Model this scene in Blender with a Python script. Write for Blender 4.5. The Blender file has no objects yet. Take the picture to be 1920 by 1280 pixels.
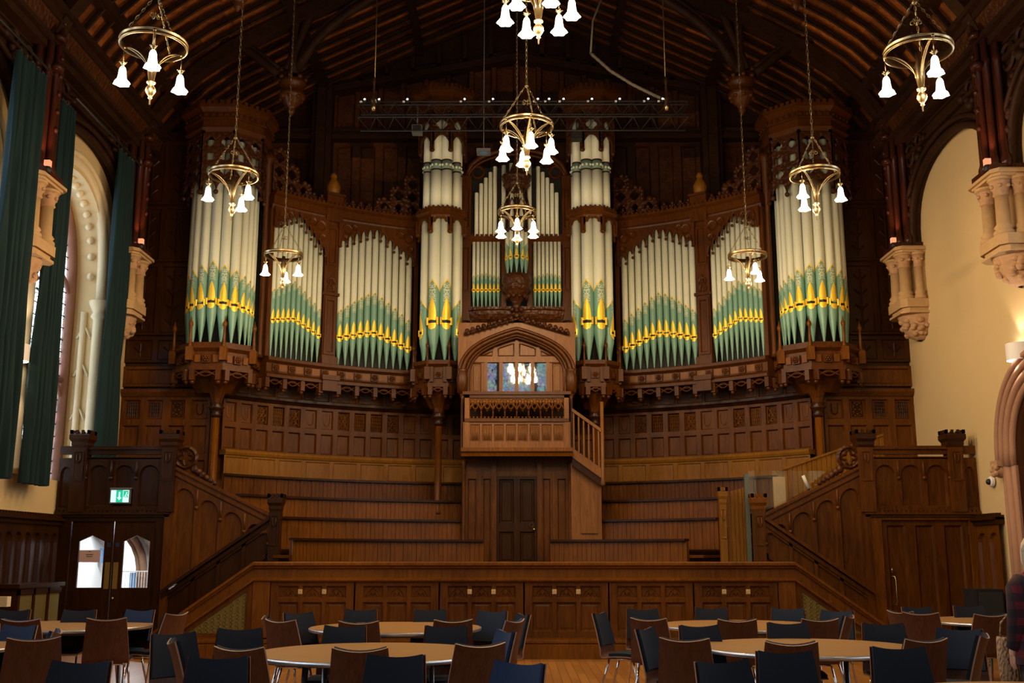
import bpy, math, random
from math import sin, cos, pi, sqrt, radians, atan2, hypot
from mathutils import Vector, Matrix
random.seed(7)
C = bpy.context.scene
COL = C.collection
# ------------------------------------------------------------------ camera
F = 2000.0; PITCH = math.atan(400/2000.0); SP, CP = sin(PITCH), cos(PITCH); AX = 969.0; H = 1.5
cam_d = bpy.data.cameras.new('camera'); cam = bpy.data.objects.new('camera', cam_d); COL.objects.link(cam)
cam_d.sensor_width = 36; cam_d.lens = 37.5; cam_d.clip_end = 200; cam_d.clip_start = .05
cam.location = (0, 0, H); cam.rotation_euler = (pi/2+PITCH, 0, 9/2000.0)
C.camera = cam
C.view_settings.view_transform = 'Standard'; C.view_settings.look = 'None'
C.view_settings.gamma = 1; C.view_settings.exposure = 0.15; C.view_settings.use_curve_mapping = False
C.cycles.max_bounces = 6; C.cycles.diffuse_bounces = 3; C.cycles.glossy_bounces = 3
C.cycles.transparent_max_bounces = 6; C.cycles.sample_clamp_indirect = 4; C.cycles.use_denoising = True
# ------------------------------------------------------------------ world: overcast daylight outside
W = bpy.data.worlds.new('world'); C.world = W; W.use_nodes = True
W.node_tree.nodes['Background'].inputs[0].default_value = (.55, .68, 1, 1)
W.node_tree.nodes['Background'].inputs[1].default_value = .6
LAMP_W = 56.0        # one bell lamp
DAY = 5.5            # brightness of the stained glass by daylight
DAY_BACK = 1.8
# ------------------------------------------------------------------ photo measures
def tv(py):
    v = (640-py)/F; return (SP+v*CP)/(CP-v*SP)
def zy(py, Y): return H + Y*tv(py)
def xp(px, Y, py=640):
    v = (640-py)/F; return (px-AX)/F*Y/(CP-v*SP)
def at(px, py, Y): return Vector((xp(px, Y, py), Y, zy(py, Y)))
# ------------------------------------------------------------------ materials
def new_mat(name):
    m = bpy.data.materials.new(name); m.use_nodes = True
    return m, m.node_tree.nodes, m.node_tree.links, m.node_tree.nodes['Principled BSDF']
def plain(name, col, rough=.5, metal=0, noise=0, nscale=6, bump=0, spec=.5):
    m, N, L, B = new_mat(name)
    B.inputs['Base Color'].default_value = (*col, 1); B.inputs['Roughness'].default_value = rough
    B.inputs['Metallic'].default_value = metal; B.inputs['Specular IOR Level'].default_value = spec
    if noise or bump:
        tc = N.new('ShaderNodeTexCoord'); nz = N.new('ShaderNodeTexNoise'); nz.inputs['Scale'].default_value = nscale
        nz.inputs['Detail'].default_value = 6
        L.new(tc.outputs['Object'], nz.inputs['Vector'])
        if noise:
            r = N.new('ShaderNodeMapRange'); r.inputs[3].default_value = 1-noise; r.inputs[4].default_value = 1+noise
            L.new(nz.outputs[0], r.inputs[0])
            mx = N.new('ShaderNodeVectorMath'); mx.operation = 'SCALE'; mx.inputs[0].default_value = col
            L.new(r.outputs[0], mx.inputs['Scale']); L.new(mx.outputs[0], B.inputs['Base Color'])
        if bump:
            b = N.new('ShaderNodeBump'); b.inputs['Strength'].default_value = bump; b.inputs['Distance'].default_value = .02
            L.new(nz.outputs[0], b.inputs['Height']); L.new(b.outputs[0], B.inputs['Normal'])
    return m
def wood(name, a, b, rough=.38, sc=(9, 9, 1.1), carve=0, spec=.22, block=0):
    m, N, L, B = new_mat(name)
    tc = N.new('ShaderNodeTexCoord'); mp = N.new('ShaderNodeMapping'); mp.inputs['Scale'].default_value = sc
    L.new(tc.outputs['Object'], mp.inputs[0])
    nz = N.new('ShaderNodeTexNoise'); nz.inputs['Scale'].default_value = 2.2; nz.inputs['Detail'].default_value = 7; nz.inputs['Distortion'].default_value = 1.2
    L.new(mp.outputs[0], nz.inputs['Vector'])
    n2 = N.new('ShaderNodeTexNoise'); n2.inputs['Scale'].default_value = .9; n2.inputs['Detail'].default_value = 2
    L.new(tc.outputs['Object'], n2.inputs['Vector'])
    ad = N.new('ShaderNodeMath'); ad.operation = 'MULTIPLY_ADD'; L.new(nz.outputs[0], ad.inputs[0]); ad.inputs[1].default_value = .6
    m2 = N.new('ShaderNodeMath'); m2.operation = 'MULTIPLY'; L.new(n2.outputs[0], m2.inputs[0]); m2.inputs[1].default_value = .4
    L.new(m2.outputs[0], ad.inputs[2])
    cr = N.new('ShaderNodeValToRGB'); cr.color_ramp.elements[0].position = .33; cr.color_ramp.elements[1].position = .68
    cr.color_ramp.elements[0].color = (*a, 1); cr.color_ramp.elements[1].color = (*b, 1)
    L.new(ad.outputs[0], cr.inputs[0]); out = cr.outputs[0]
    if block:
        ms = N.new('ShaderNodeVectorMath'); ms.operation = 'SCALE'; ms.inputs['Scale'].default_value = 1/block
        fl = N.new('ShaderNodeVectorMath'); fl.operation = 'FLOOR'; wn = N.new('ShaderNodeTexWhiteNoise')
        L.new(tc.outputs['Object'], ms.inputs[0]); L.new(ms.outputs[0], fl.inputs[0]); L.new(fl.outputs[0], wn.inputs[0])
        rr = N.new('ShaderNodeMapRange'); rr.inputs[3].default_value = .45; rr.inputs[4].default_value = 1.6; L.new(wn.outputs[0], rr.inputs[0])
        vs = N.new('ShaderNodeVectorMath'); vs.operation = 'SCALE'; L.new(out, vs.inputs[0]); L.new(rr.outputs[0], vs.inputs['Scale']); out = vs.outputs[0]
    L.new(out, B.inputs['Base Color'])
    B.inputs['Roughness'].default_value = rough; B.inputs['Specular IOR Level'].default_value = spec
    b_ = N.new('ShaderNodeBump'); b_.inputs['Strength'].default_value = .12; b_.inputs['Distance'].default_value = .004
    L.new(nz.outputs[0], b_.inputs['Height']); last = b_
    if carve:
        vo = N.new('ShaderNodeTexVoronoi'); vo.inputs['Scale'].default_value = carve; vo.feature = 'SMOOTH_F1'
        L.new(tc.outputs['Object'], vo.inputs['Vector'])
        b2 = N.new('ShaderNodeBump'); b2.inputs['Strength'].default_value = .9; b2.inputs['Distance'].default_value = .03; b2.invert = True
        L.new(vo.outputs['Distance'], b2.inputs['Height']); L.new(b_.outputs[0], b2.inputs['Normal']); last = b2
    L.new(last.outputs[0], B.inputs['Normal'])
    return m
def emit(name, col, s, sampling=True):
    m = bpy.data.materials.new(name); m.use_nodes = True; N = m.node_tree.nodes; L = m.node_tree.links; N.clear()
    e = N.new('ShaderNodeEmission'); e.inputs[0].default_value = (*col, 1); e.inputs[1].default_value = s
    o = N.new('ShaderNodeOutputMaterial'); L.new(e.outputs[0], o.inputs[0])
    if not sampling: m.cycles.emission_sampling = 'NONE'
    return m
M = {}
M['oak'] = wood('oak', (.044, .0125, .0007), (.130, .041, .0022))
M['oak_warm'] = wood('oak_warm', (.074, .0225, .0012), (.185, .061, .0032))
M['oak_gold'] = wood('oak_gold', (.13, .052, .005), (.26, .110, .011))
M['oak_pink'] = wood('oak_pink', (.12, .047, .013), (.235, .097, .027))
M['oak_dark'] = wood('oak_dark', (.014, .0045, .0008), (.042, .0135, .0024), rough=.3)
M['oak_carved'] = wood('oak_carved', (.026, .008, .002), (.078, .025, .006), carve=16)
M['oak_case'] = wood('oak_case', (.038, .0108, .0008), (.105, .031, .0022), rough=.33)
M['roof'] = wood('roof_timber', (.016, .0065, .0026), (.042, .017, .0065), rough=.55, sc=(3, 3, 3), spec=.12)
M['roof_panel'] = wood('roof_panel', (.09, .026, .004), (.36, .105, .016), rough=.6, sc=(4, 4, 4), block=.62)
M['post'] = wood('post_timber', (.025, .0075, .004), (.055, .016, .008), rough=.22)
M['stone'] = plain('buff_stone', (.42, .265, .12), .85, noise=.18, nscale=9, bump=.25)
M['stone_carved'] = plain('carved_buff_stone', (.40, .235, .12), .85, noise=.3, nscale=11, bump=1.0)
M['cream'] = plain('cream_plaster', (.56, .41, .20), .85, noise=.05, nscale=1.2, bump=.03)
M['cream_stone'] = plain('cream_painted_stone', (.66, .54, .32), .7, noise=.06, nscale=5, bump=.1)
M['pink_stone'] = plain('red_sandstone', (.33, .175, .105), .85, noise=.15, nscale=7, bump=.2)
M['brown_stone'] = plain('brown_mullion', (.22, .10, .06), .6, noise=.2, nscale=5)
M['pipe_cream'] = plain('pipe_cream', (.72, .76, .61), .38, noise=.04, nscale=3)
M['gold'] = plain('gold_leaf', (.95, .66, .05), .38, metal=.35, noise=.1, nscale=30)
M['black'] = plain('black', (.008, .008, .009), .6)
M['brass'] = plain('brass', (.46, .34, .17), .30, metal=1, noise=.15, nscale=12)
M['brass_panel'] = plain('brass_plate', (.45, .30, .08), .35, metal=.7, noise=.3, nscale=60)
M['plate'] = plain('polished_plate', (.62, .46, .20), .4, metal=.35, noise=.2, nscale=60)
M['iron'] = plain('dark_iron', (.05, .045, .04), .45, metal=.7)
M['chrome'] = plain('chrome', (.75, .76, .78), .12, metal=1)
M['alu'] = plain('aluminium_edge', (.6, .62, .66), .3, metal=.9)
M['grey'] = plain('grey_plastic', (.12, .125, .13), .5)
M['speaker_grille'] = plain('speaker_grille', (.018, .02, .024), .7)
M['gable'] = wood('gable_boards', (.016, .005, .0015), (.085, .026, .006), rough=.55, sc=(4, 4, 4), block=.56)
M['slate'] = plain('slate_fabric', (.018, .026, .042), .9, noise=.15, nscale=300, bump=.1, spec=.2)
M['white'] = plain('white_paint', (.75, .74, .72), .5)
M['navy'] = plain('navy_fabric', (.013, .016, .024), .9, noise=.15, nscale=300, bump=.1, spec=.2)
M['blue'] = plain('blue_fabric', (.020, .036, .080), .9, noise=.15, nscale=300, bump=.1, spec=.2)
M['ply'] = wood('walnut_ply', (.075, .026, .011), (.13, .048, .021), rough=.4, sc=(14, 14, 1.5))
M['ply_edge'] = plain('ply_edge', (.30, .16, .085), .5)
M['table'] = wood('table_oak', (.30, .155, .05), (.42, .23, .08), rough=.3, sc=(1.0, 12, 12))
M['curtain'] = plain('green_curtain', (.006, .020, .021), .85, noise=.15, nscale=4, spec=.2)
M['radiator'] = plain('brass_grille', (.17, .125, .028), .5, metal=.4, noise=.4, nscale=70)
M['lamp'] = emit('lamp_glass', (1, .88, .66), 6, sampling=False)
M['led'] = emit('small_led', (1, .9, .75), 6, sampling=False)
M['sconce_lit'] = emit('sconce_lit', (1, .93, .82), 9, sampling=False)
M['sign_green'] = emit('sign_green', (.02, .55, .30), 1.0)
M['sign_white'] = emit('sign_white', (.65, 1, .85), 1.1)
M['bulb_orange'] = emit('bulb_orange', (1, .36, .17), 1.0, sampling=False)
M['lobby'] = plain('lobby_wall', (.8, .8, .78), .8)
def glassy(name, tint, f=.35, rough=.02):
    m = bpy.data.materials.new(name); m.use_nodes = True; N = m.node_tree.nodes; L = m.node_tree.links; N.clear()
    g = N.new('ShaderNodeBsdfGlossy'); g.inputs['Roughness'].default_value = rough
    t = N.new('ShaderNodeBsdfTransparent'); t.inputs[0].default_value = (*tint, 1)
    mx = N.new('ShaderNodeMixShader'); mx.inputs[0].default_value = f
    o = N.new('ShaderNodeOutputMaterial'); L.new(t.outputs[0], mx.inputs[1]); L.new(g.outputs[0], mx.inputs[2]); L.new(mx.outputs[0], o.inputs[0])
    return m
M['glass'] = glassy('clear_glass', (.95, .97, .96), .08)
M['booth_glass'] = glassy('booth_glass', (.10, .08, .07), .26)
def floor_mat():
    m, N, L, B = new_mat('parquet')
    tc = N.new('ShaderNodeTexCoord'); br = N.new('ShaderNodeTexBrick')
    mp = N.new('ShaderNodeMapping'); mp.inputs['Rotation'].default_value = (0, 0, radians(90))
    L.new(tc.outputs['Object'], mp.inputs[0]); L.new(mp.outputs[0], br.inputs['Vector'])
    br.inputs['Color1'].default_value = (.36, .155, .032, 1); br.inputs['Color2'].default_value = (.26, .105, .022, 1)
    br.inputs['Mortar'].default_value = (.12, .05, .015, 1); br.inputs['Scale'].default_value = 1
    br.inputs['Mortar Size'].default_value = .004; br.inputs['Brick Width'].default_value = 1.1; br.inputs['Row Height'].default_value = .11
    L.new(br.outputs[0], B.inputs['Base Color']); B.inputs['Roughness'].default_value = .3
    return m
M['floor'] = floor_mat()
def stained(name, strength, scale=3.2, sat=.6):
    m = bpy.data.materials.new(name); m.use_nodes = True; N = m.node_tree.nodes; L = m.node_tree.links; N.clear()
    tc = N.new('ShaderNodeTexCoord')
    vo = N.new('ShaderNodeTexVoronoi'); vo.inputs['Scale'].default_value = scale*2
    ed = N.new('ShaderNodeTexVoronoi'); ed.feature = 'DISTANCE_TO_EDGE'; ed.inputs['Scale'].default_value = scale*2
    L.new(tc.outputs['Object'], vo.inputs[0]); L.new(tc.outputs['Object'], ed.inputs[0])
    hs = N.new('ShaderNodeHueSaturation'); L.new(vo.outputs['Color'], hs.inputs['Color']); hs.inputs['Saturation'].default_value = sat
    mxc = N.new('ShaderNodeMixRGB'); mxc.inputs[0].default_value = .62; mxc.inputs[2].default_value = (.58, .78, 1, 1)
    L.new(hs.outputs[0], mxc.inputs[1])
    gt = N.new('ShaderNodeMath'); gt.operation = 'GREATER_THAN'; gt.inputs[1].default_value = .035; L.new(ed.outputs['Distance'], gt.inputs[0])
    st = N.new('ShaderNodeMath'); st.operation = 'MULTIPLY'; st.inputs[1].default_value = strength; L.new(gt.outputs[0], st.inputs[0])
    e = N.new('ShaderNodeEmission'); L.new(mxc.outputs[0], e.inputs[0]); L.new(st.outputs[0], e.inputs[1])
    o = N.new('ShaderNodeOutputMaterial'); L.new(e.outputs[0], o.inputs[0]); return m
M['stained'] = stained('stained_glass', DAY)
M['stained_back'] = stained('stained_glass_end_window', DAY_BACK, 3.2, 1.3)
M['day'] = emit('daylit_pane', (.8, .9, 1), 2.0)
def pipe_green():
    # green painted pipe foot with a pale stencilled scroll; UV: u = offset from the centre line / radius, v = metres below the chevron tip / radius
    m, N, L, B = new_mat('pipe_green')
    uv = N.new('ShaderNodeUVMap'); sp = N.new('ShaderNodeSeparateXYZ'); L.new(uv.outputs[0], sp.inputs[0])
    ab = N.new('ShaderNodeMath'); ab.operation = 'ABSOLUTE'; L.new(sp.outputs[0], ab.inputs[0])
    cb = N.new('ShaderNodeCombineXYZ'); L.new(ab.outputs[0], cb.inputs[0]); L.new(sp.outputs[1], cb.inputs[1])
    vo = N.new('ShaderNodeTexVoronoi'); vo.feature = 'DISTANCE_TO_EDGE'; vo.inputs['Scale'].default_value = 2.6; L.new(cb.outputs[0], vo.inputs[0])
    lt = N.new('ShaderNodeMath'); lt.operation = 'LESS_THAN'; lt.inputs[1].default_value = .10; L.new(vo.outputs['Distance'], lt.inputs[0])
    # window of the ornament
    def cmp(op, src, val):
        n = N.new('ShaderNodeMath'); n.operation = op; L.new(src, n.inputs[0]); n.inputs[1].default_value = val; return n.outputs[0]
    w = [lt.outputs[0], cmp('LESS_THAN', ab.outputs[0], .62), cmp('GREATER_THAN', sp.outputs[1], .7), cmp('LESS_THAN', sp.outputs[1], 3.9)]
    cur = w[0]
    for k in w[1:]:
        n = N.new('ShaderNodeMath'); n.operation = 'MULTIPLY'; L.new(cur, n.inputs[0]); L.new(k, n.inputs[1]); cur = n.outputs[0]
    mx = N.new('ShaderNodeMixRGB'); mx.inputs[1].default_value = (.15, .33, .25, 1); mx.inputs[2].default_value = (.60, .62, .42, 1)
    L.new(cur, mx.inputs[0]); L.new(mx.outputs[0], B.inputs['Base Color']); B.inputs['Roughness'].default_value = .4
    return m
M['pipe_green'] = pipe_green()
def plaid():
    m, N, L, B = new_mat('plaid_cloth')
    tc = N.new('ShaderNodeTexCoord'); sp = N.new('ShaderNodeSeparateXYZ'); L.new(tc.outputs['Object'], sp.inputs[0])
    def st(s, per, wid):
        a = N.new('ShaderNodeMath'); a.operation = 'PINGPONG'; a.inputs[1].default_value = per; L.new(s, a.inputs[0])
        b = N.new('ShaderNodeMath'); b.operation = 'LESS_THAN'; b.inputs[1].default_value = wid; L.new(a.outputs[0], b.inputs[0]); return b.outputs[0]
    a = st(sp.outputs[2], .06, .028); b = st(sp.outputs[0], .06, .03)
    ad = N.new('ShaderNodeMath'); ad.operation = 'ADD'; L.new(a, ad.inputs[0]); L.new(b, ad.inputs[1])
    ml = N.new('ShaderNodeMath'); ml.operation = 'MULTIPLY'; ml.inputs[1].default_value = .5; L.new(ad.outputs[0], ml.inputs[0])
    cr = N.new('ShaderNodeValToRGB'); cr.color_ramp.interpolation = 'CONSTANT'
    cr.color_ramp.elements[0].color = (.008, .006, .01, 1); cr.color_ramp.elements[1].position = .4; cr.color_ramp.elements[1].color = (.03, .006, .012, 1)
    e = cr.color_ramp.elements.new(.9); e.color = (.11, .006, .014, 1)
    L.new(ml.outputs[0], cr.inputs[0]); L.new(cr.outputs[0], B.inputs['Base Color']); B.inputs['Roughness'].default_value = .9
    return m
M['plaid'] = plaid()
M['wicker'] = wood('wicker', (.30, .19, .10), (.45, .30, .17), rough=.8, sc=(30, 30, 30), carve=40)
M['hair'] = plain('pale_hair', (.62, .52, .38), .7, noise=.3, nscale=60, bump=.5)
M['skin'] = plain('skin', (.55, .32, .22), .5)
M['denim'] = plain('dark_trousers', (.02, .022, .03), .8)
# ------------------------------------------------------------------ maps: (s, z, d) -> world, d towards the hall
def flat(x0, y0, dx=1, dy=0):
    l = hypot(dx, dy); dx /= l; dy /= l; nx, ny = dy, -dx
    return lambda s, z, d=0: Vector((x0+s*dx+d*nx, y0+s*dy+d*ny, z))
YC = 16.0
def arc(R, cx=0.0, cy=YC):
    return lambda s, z, d=0: Vector((cx+(R-d)*sin(s/R), cy+(R-d)*cos(s/R), z))
def convex(r, cx, cy):      # outside of a drum, s=0 faces the hall (-Y)
    return lambda s, z, d=0: Vector((cx+(r+d)*sin(s/r), cy-(r+d)*cos(s/r), z))
WORLD = lambda x, z, d=0: Vector((x, d, z))
# ------------------------------------------------------------------ mesh builder
class MB:
    def __init__(s): s.v = []; s.f = []; s.m = []; s.sm = []; s.uv = {}; s.cur = 0
    def quad(s, pts, smooth=False):
        b = len(s.v); s.v += [tuple(p) for p in pts]; s.f.append(tuple(range(b, b+len(pts)))); s.m.append(s.cur); s.sm.append(smooth)
    def grid(s, rows, closed=False, smooth=True, capa=False, capb=False):
        b = len(s.v); n = len(rows[0])
        for r in rows: s.v += [tuple(p) for p in r]
        for i in range(len(rows)-1):
            for j in range(n if closed else n-1):
                k = (j+1) % n
                s.f.append((b+i*n+j, b+i*n+k, b+(i+1)*n+k, b+(i+1)*n+j)); s.m.append(s.cur); s.sm.append(smooth)
        if capa: s.f.append(tuple(range(b+n-1, b-1, -1))); s.m.append(s.cur); s.sm.append(False)
        if capb: o = b+(len(rows)-1)*n; s.f.append(tuple(range(o, o+n))); s.m.append(s.cur); s.sm.append(False)
    def box(s, x0, x1, y0, y1, z0, z1):
        p = [(x0, y0, z0), (x1, y0, z0), (x1, y1, z0), (x0, y1, z0), (x0, y0, z1), (x1, y0, z1), (x1, y1, z1), (x0, y1, z1)]
        b = len(s.v); s.v += p
        for q in ((3, 2, 1, 0), (4, 5, 6, 7), (0, 1, 5, 4), (1, 2, 6, 5), (2, 3, 7, 6), (3, 0, 4, 7)):
            s.f.append(tuple(b+i for i in q)); s.m.append(s.cur); s.sm.append(False)
    def bx(s, mp, s0, s1, z0, z1, d0, d1, n=1):
        z0f = z0 if callable(z0) else (lambda t: z0); z1f = z1 if callable(z1) else (lambda t: z1)
        rows = []
        for i in range(n+1):
            t = s0+(s1-s0)*i/n
            rows.append([mp(t, z0f(t), d0), mp(t, z0f(t), d1), mp(t, z1f(t), d1), mp(t, z1f(t), d0)])
        s.grid(rows, closed=True, smooth=False, capa=True, capb=True)
    def profile(s, mp, s0, s1, prof, n=1, zf=None):   # prof = [(d, z)...] extruded along s
        rows = []
        for i in range(n+1):
            t = s0+(s1-s0)*i/n; dz = zf(t) if zf else 0
            rows.append([mp(t, z+dz, d) for d, z in prof])
        s.grid(rows, closed=True, smooth=False, capa=True, capb=True)
    def tube(s, pts, r, n=6, closed=False, caps=True):
        pts = [Vector(p) for p in pts]; rr = r if isinstance(r, (list, tuple)) else [r]*len(pts)
        rows = []; up = None
        m = len(pts)
        for i, p in enumerate(pts):
            if closed: t = pts[(i+1) % m]-pts[i-1]
            else: t = (pts[min(i+1, m-1)]-pts[max(i-1, 0)])
            if t.length < 1e-9: t = Vector((0, 0, 1))
            t.normalize()
            if up is None:
                up = Vector((0, 0, 1)) if abs(t.z) < .9 else Vector((0, 1, 0))
            a = up-t*up.dot(t)
            if a.length < 1e-6: a = t.orthogonal()
            a.normalize(); up = a; b = t.cross(a)
            rows.append([p+(a*cos(2*pi*k/n)+b*sin(2*pi*k/n))*rr[i] for k in range(n)])
        if closed: rows.append(rows[0])
        s.grid(rows, closed=True, smooth=n > 4, capa=caps and not closed, capb=caps and not closed)
    def lathe(s, prof, c=(0, 0, 0), n=16, a0=0, a1=2*pi, sx=1, smooth=True, phase=0, cap=True):   # prof = [(r, z)]
        full = abs(a1-a0-2*pi) < 1e-6; k = n if full else n+1
        rows = [[(c[0]+r*sx*cos(a0+phase+(a1-a0)*j/n), c[1]+r*sin(a0+phase+(a1-a0)*j/n), c[2]+z) for j in range(k)] for r, z in prof]
        s.grid(rows, closed=full, smooth=smooth, capa=cap and prof[0] != prof[-1] and prof[0][0] > .001 and full, capb=cap and prof[0] != prof[-1] and prof[-1][0] > .001 and full)
    def xf(s, fn): s.v = [tuple(fn(*p)) for p in s.v]
    def ball(s, c, r, n=8, sz=1):
        s.lathe([(r*sin(pi*i/6)+1e-5, -r*sz*cos(pi*i/6)) for i in range(7)], c, n)
    def cell(s, mp, s0, s1, z0, z1, w=.03, dep=.03, bev=.02, raised=0, base=0):
        # frame and sunk panel: ring at d=base+dep, bevel, panel at d=base
        def ring(a, da, b, db):
            A = [mp(s0+a, z0+a, da), mp(s1-a, z0+a, da), mp(s1-a, z1-a, da), mp(s0+a, z1-a, da)]
            B = [mp(s0+b, z0+b, db), mp(s1-b, z0+b, db), mp(s1-b, z1-b, db), mp(s0+b, z1-b, db)]
            for i in range(4): s.quad([A[i], A[(i+1) % 4], B[(i+1) % 4], B[i]])
            return B
        ring(0, base+dep, w, base+dep); B = ring(w, base+dep, w+bev, base); i0 = w+bev
        if raised:
            ring(i0, base, i0+.02, base); B = ring(i0+.02, base, i0+.035, base+raised)
        s.quad(B)
    def arch(s, mp, s0, s1, zb, zt, w=.05, dep=.04, bev=.025, spring=None, rise=.2, point=.5, n=12, base=0, open_=False):
        # panel with a pointed arched head; zb and zt may slope (functions of s)
        zbf = zb if callable(zb) else (lambda t: zb); ztf = zt if callable(zt) else (lambda t: zt)
        mid = (s0+s1)/2; hw = (s1-s0)/2-w
        def head(t, k):     # height of the arch at s=t for half width hw-k
            u = min(1, abs(t-mid)/max(hw-k, 1e-6)); return spring0+(rise-k*.7)*(1-u**2.2)**point
        topmin = min(ztf(s0), ztf(s1)); slope = (ztf(s1)-ztf(s0))/(s1-s0); bs = (zbf(s1)-zbf(s0))/(s1-s0)
        spring0 = (spring if spring is not None else ztf(mid)-w-rise)
        sl = slope*.55
        def ring(k, d):
            L = []
            a, b = mid-hw+k, mid+hw-k
            L.append((a, zbf(a)+w*1.2+k)); 
            for i in range(n+1):
                t = a+(b-a)*(.5-.5*cos(pi*i/n)); L.append((t, max(head(t, k)+sl*(t-mid), zbf(t)+w*1.2+k+.001)))
            L.append((b, zbf(b)+w*1.2+k)); return [(p[0], p[1], d) for p in L]
        A = ring(0, base+dep); B = ring(bev, base)
        for i in range(len(A)-1): s.quad([mp(*A[i]), mp(*A[i+1]), mp(*B[i+1]), mp(*B[i])])
        s.quad([mp(*A[-1]), mp(*A[0]), mp(*B[0]), mp(*B[-1])])
        if not open_:
            for i in range(1, len(B)-2): s.quad([mp(*B[i]), mp(*B[i+1]), mp(B[i+1][0], zbf(B[i+1][0])+w*1.2+bev, base), mp(B[i][0], zbf(B[i][0])+w*1.2+bev, base)])
        d = base+dep
        for i in range(1, len(A)-2): s.quad([mp(*A[i]), mp(*A[i+1]), mp(A[i+1][0], ztf(A[i+1][0]), d), mp(A[i][0], ztf(A[i][0]), d)])
        a, b = mid-hw, mid+hw
        s.quad([mp(s0, zbf(s0), d), mp(a, zbf(a), d), mp(a, ztf(a), d), mp(s0, ztf(s0), d)])
        s.quad([mp(s1, zbf(s1), d), mp(b, zbf(b), d), mp(b, ztf(b), d), mp(s1, ztf(s1), d)])
        s.quad([mp(a, zbf(a), d), mp(b, zbf(b), d), mp(b, zbf(b)+w*1.2, d), mp(a, zbf(a)+w*1.2, d)])
    def hole(s, mp, s0, s1, z0, z1, r, lobes=4, dep=.04, amp=.28, rot=0, n=24):
        cs, cz = (s0+s1)/2, (z0+z1)/2; hs, hz = (s1-s0)/2, (z1-z0)/2
        O, I = [], []
        for k in range(n):
            a = 2*pi*(k+.5)/n; ca, sa = cos(a), sin(a); q = min(hs/max(abs(ca), 1e-6), hz/max(abs(sa), 1e-6))
            O.append((cs+q*ca, cz+q*sa)); rr = r*(1-amp+amp*abs(cos(lobes/2*(a+rot)))) if lobes else r
            I.append((cs+rr*ca, cz+rr*sa))
        for k in range(n):
            j = (k+1) % n
            s.quad([mp(*O[k], dep), mp(*O[j], dep), mp(*I[j], dep), mp(*I[k], dep)])
            s.quad([mp(*I[k], dep), mp(*I[j], dep), mp(*I[j], 0), mp(*I[k], 0)])
        # corners of the square
        for a, b in ((1, 1), (-1, 1), (-1, -1), (1, -1)):
            c = (cs+a*hs, cz+b*hz); ang = atan2(b*hz, a*hs) % (2*pi)
            k = int((ang/(2*pi)*n-.5) // 1) % n; j = (k+1) % n
            s.quad([mp(*c, dep), mp(*O[k], dep), mp(*O[j], dep)])
    def fret(s, mp, s0, s1, g, zt, d0, d1, n=60):      # plate between a scalloped lower edge g(s) and zt
        ztf = zt if callable(zt) else (lambda t: zt); rows = []
        for i in range(n+1):
            t = s0+(s1-s0)*i/n; rows.append([mp(t, g(t), d0), mp(t, g(t), d1), mp(t, ztf(t), d1), mp(t, ztf(t), d0)])
        s.grid(rows, closed=True, smooth=False, capa=True, capb=True)
    def curve(s, mp, pts, r, d=0, n=5, closed=False): s.tube([mp(a, b, d) for a, b in pts], r, n, closed)
    def ringm(s, mp, cs, cz, rad, r, d=0, n=14, lob=0): s.curve(mp, [(cs+rad*(1+lob*cos(4*2*pi*k/n))*cos(2*pi*k/n), cz+rad*(1+lob*cos(4*2*pi*k/n))*sin(2*pi*k/n)) for k in range(n)], r, d, 4, True)
    def build(s, name, mats, parent=None):
        me = bpy.data.meshes.new(name); me.from_pydata(s.v, [], s.f)
        for m in (mats if isinstance(mats, (list, tuple)) else [mats]): me.materials.append(M[m] if isinstance(m, str) else m)
        me.polygons.foreach_set('material_index', s.m); me.polygons.foreach_set('use_smooth', s.sm)
        if s.uv:
            l = me.uv_layers.new(name='UVMap')
            for lp in me.loops:
                if lp.vertex_index in s.uv: l.data[lp.index].uv = s.uv[lp.vertex_index]
        me.update(); o = bpy.data.objects.new(name, me); COL.objects.link(o)
        if parent: o.parent = parent; o.matrix_parent_inverse = Matrix.Translation(-Vector(parent.location)) if parent.get('_w') else Matrix()
        return o
def tag(o, label, cat, group=None, kind=None):
    if label: o['label'] = label
    if cat: o['category'] = cat
    if group: o['group'] = group
    if kind: o['kind'] = kind
    return o
def thing(name, label, cat, loc=(0, 0, 0), rot=0, group=None, world=False):
    # world=True: children are built in world coordinates under an Empty at the thing's base
    o = bpy.data.objects.new(name, None); COL.objects.link(o); o.location = loc; o.rotation_euler = (0, 0, rot); o.empty_display_size = .2
    if world: o['_w'] = 1
    return tag(o, label, cat, group)
def struct(o, label=None, cat=None): o['kind'] = 'structure'; tag(o, label, cat); return o
KIDS = {}
def copy_tree(o, parent=None):
    c = o.copy(); COL.objects.link(c)
    if parent: c.parent = parent; c.matrix_parent_inverse = o.matrix_parent_inverse.copy()
    for ch in [k for k in bpy.data.objects if k.parent == o]: copy_tree(ch, c)
    return c
def point_light(name, loc, power, col, r=.04, parent=None):
    d = bpy.data.lights.new(name, 'POINT'); d.energy = power; d.color = col; d.shadow_soft_size = r
    o = bpy.data.objects.new(name, d); COL.objects.link(o); o.location = loc
    if parent: o.parent = parent
    return o
def spot_light(name, loc, tgt, power, col, ang=70, blend=.6, r=.03, parent=None):
    d = bpy.data.lights.new(name, 'SPOT'); d.energy = power; d.color = col; d.spot_size = radians(ang); d.spot_blend = blend; d.shadow_soft_size = r
    o = bpy.data.objects.new(name, d); COL.objects.link(o); o.location = loc
    o.rotation_euler = (Vector(tgt)-Vector(loc)).to_track_quat('-Z', 'Y').to_euler()
    if parent:
        o.parent = parent
        if parent.get('_w'): o.matrix_parent_inverse = Matrix.Translation(-Vector(parent.location))
    return o
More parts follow.
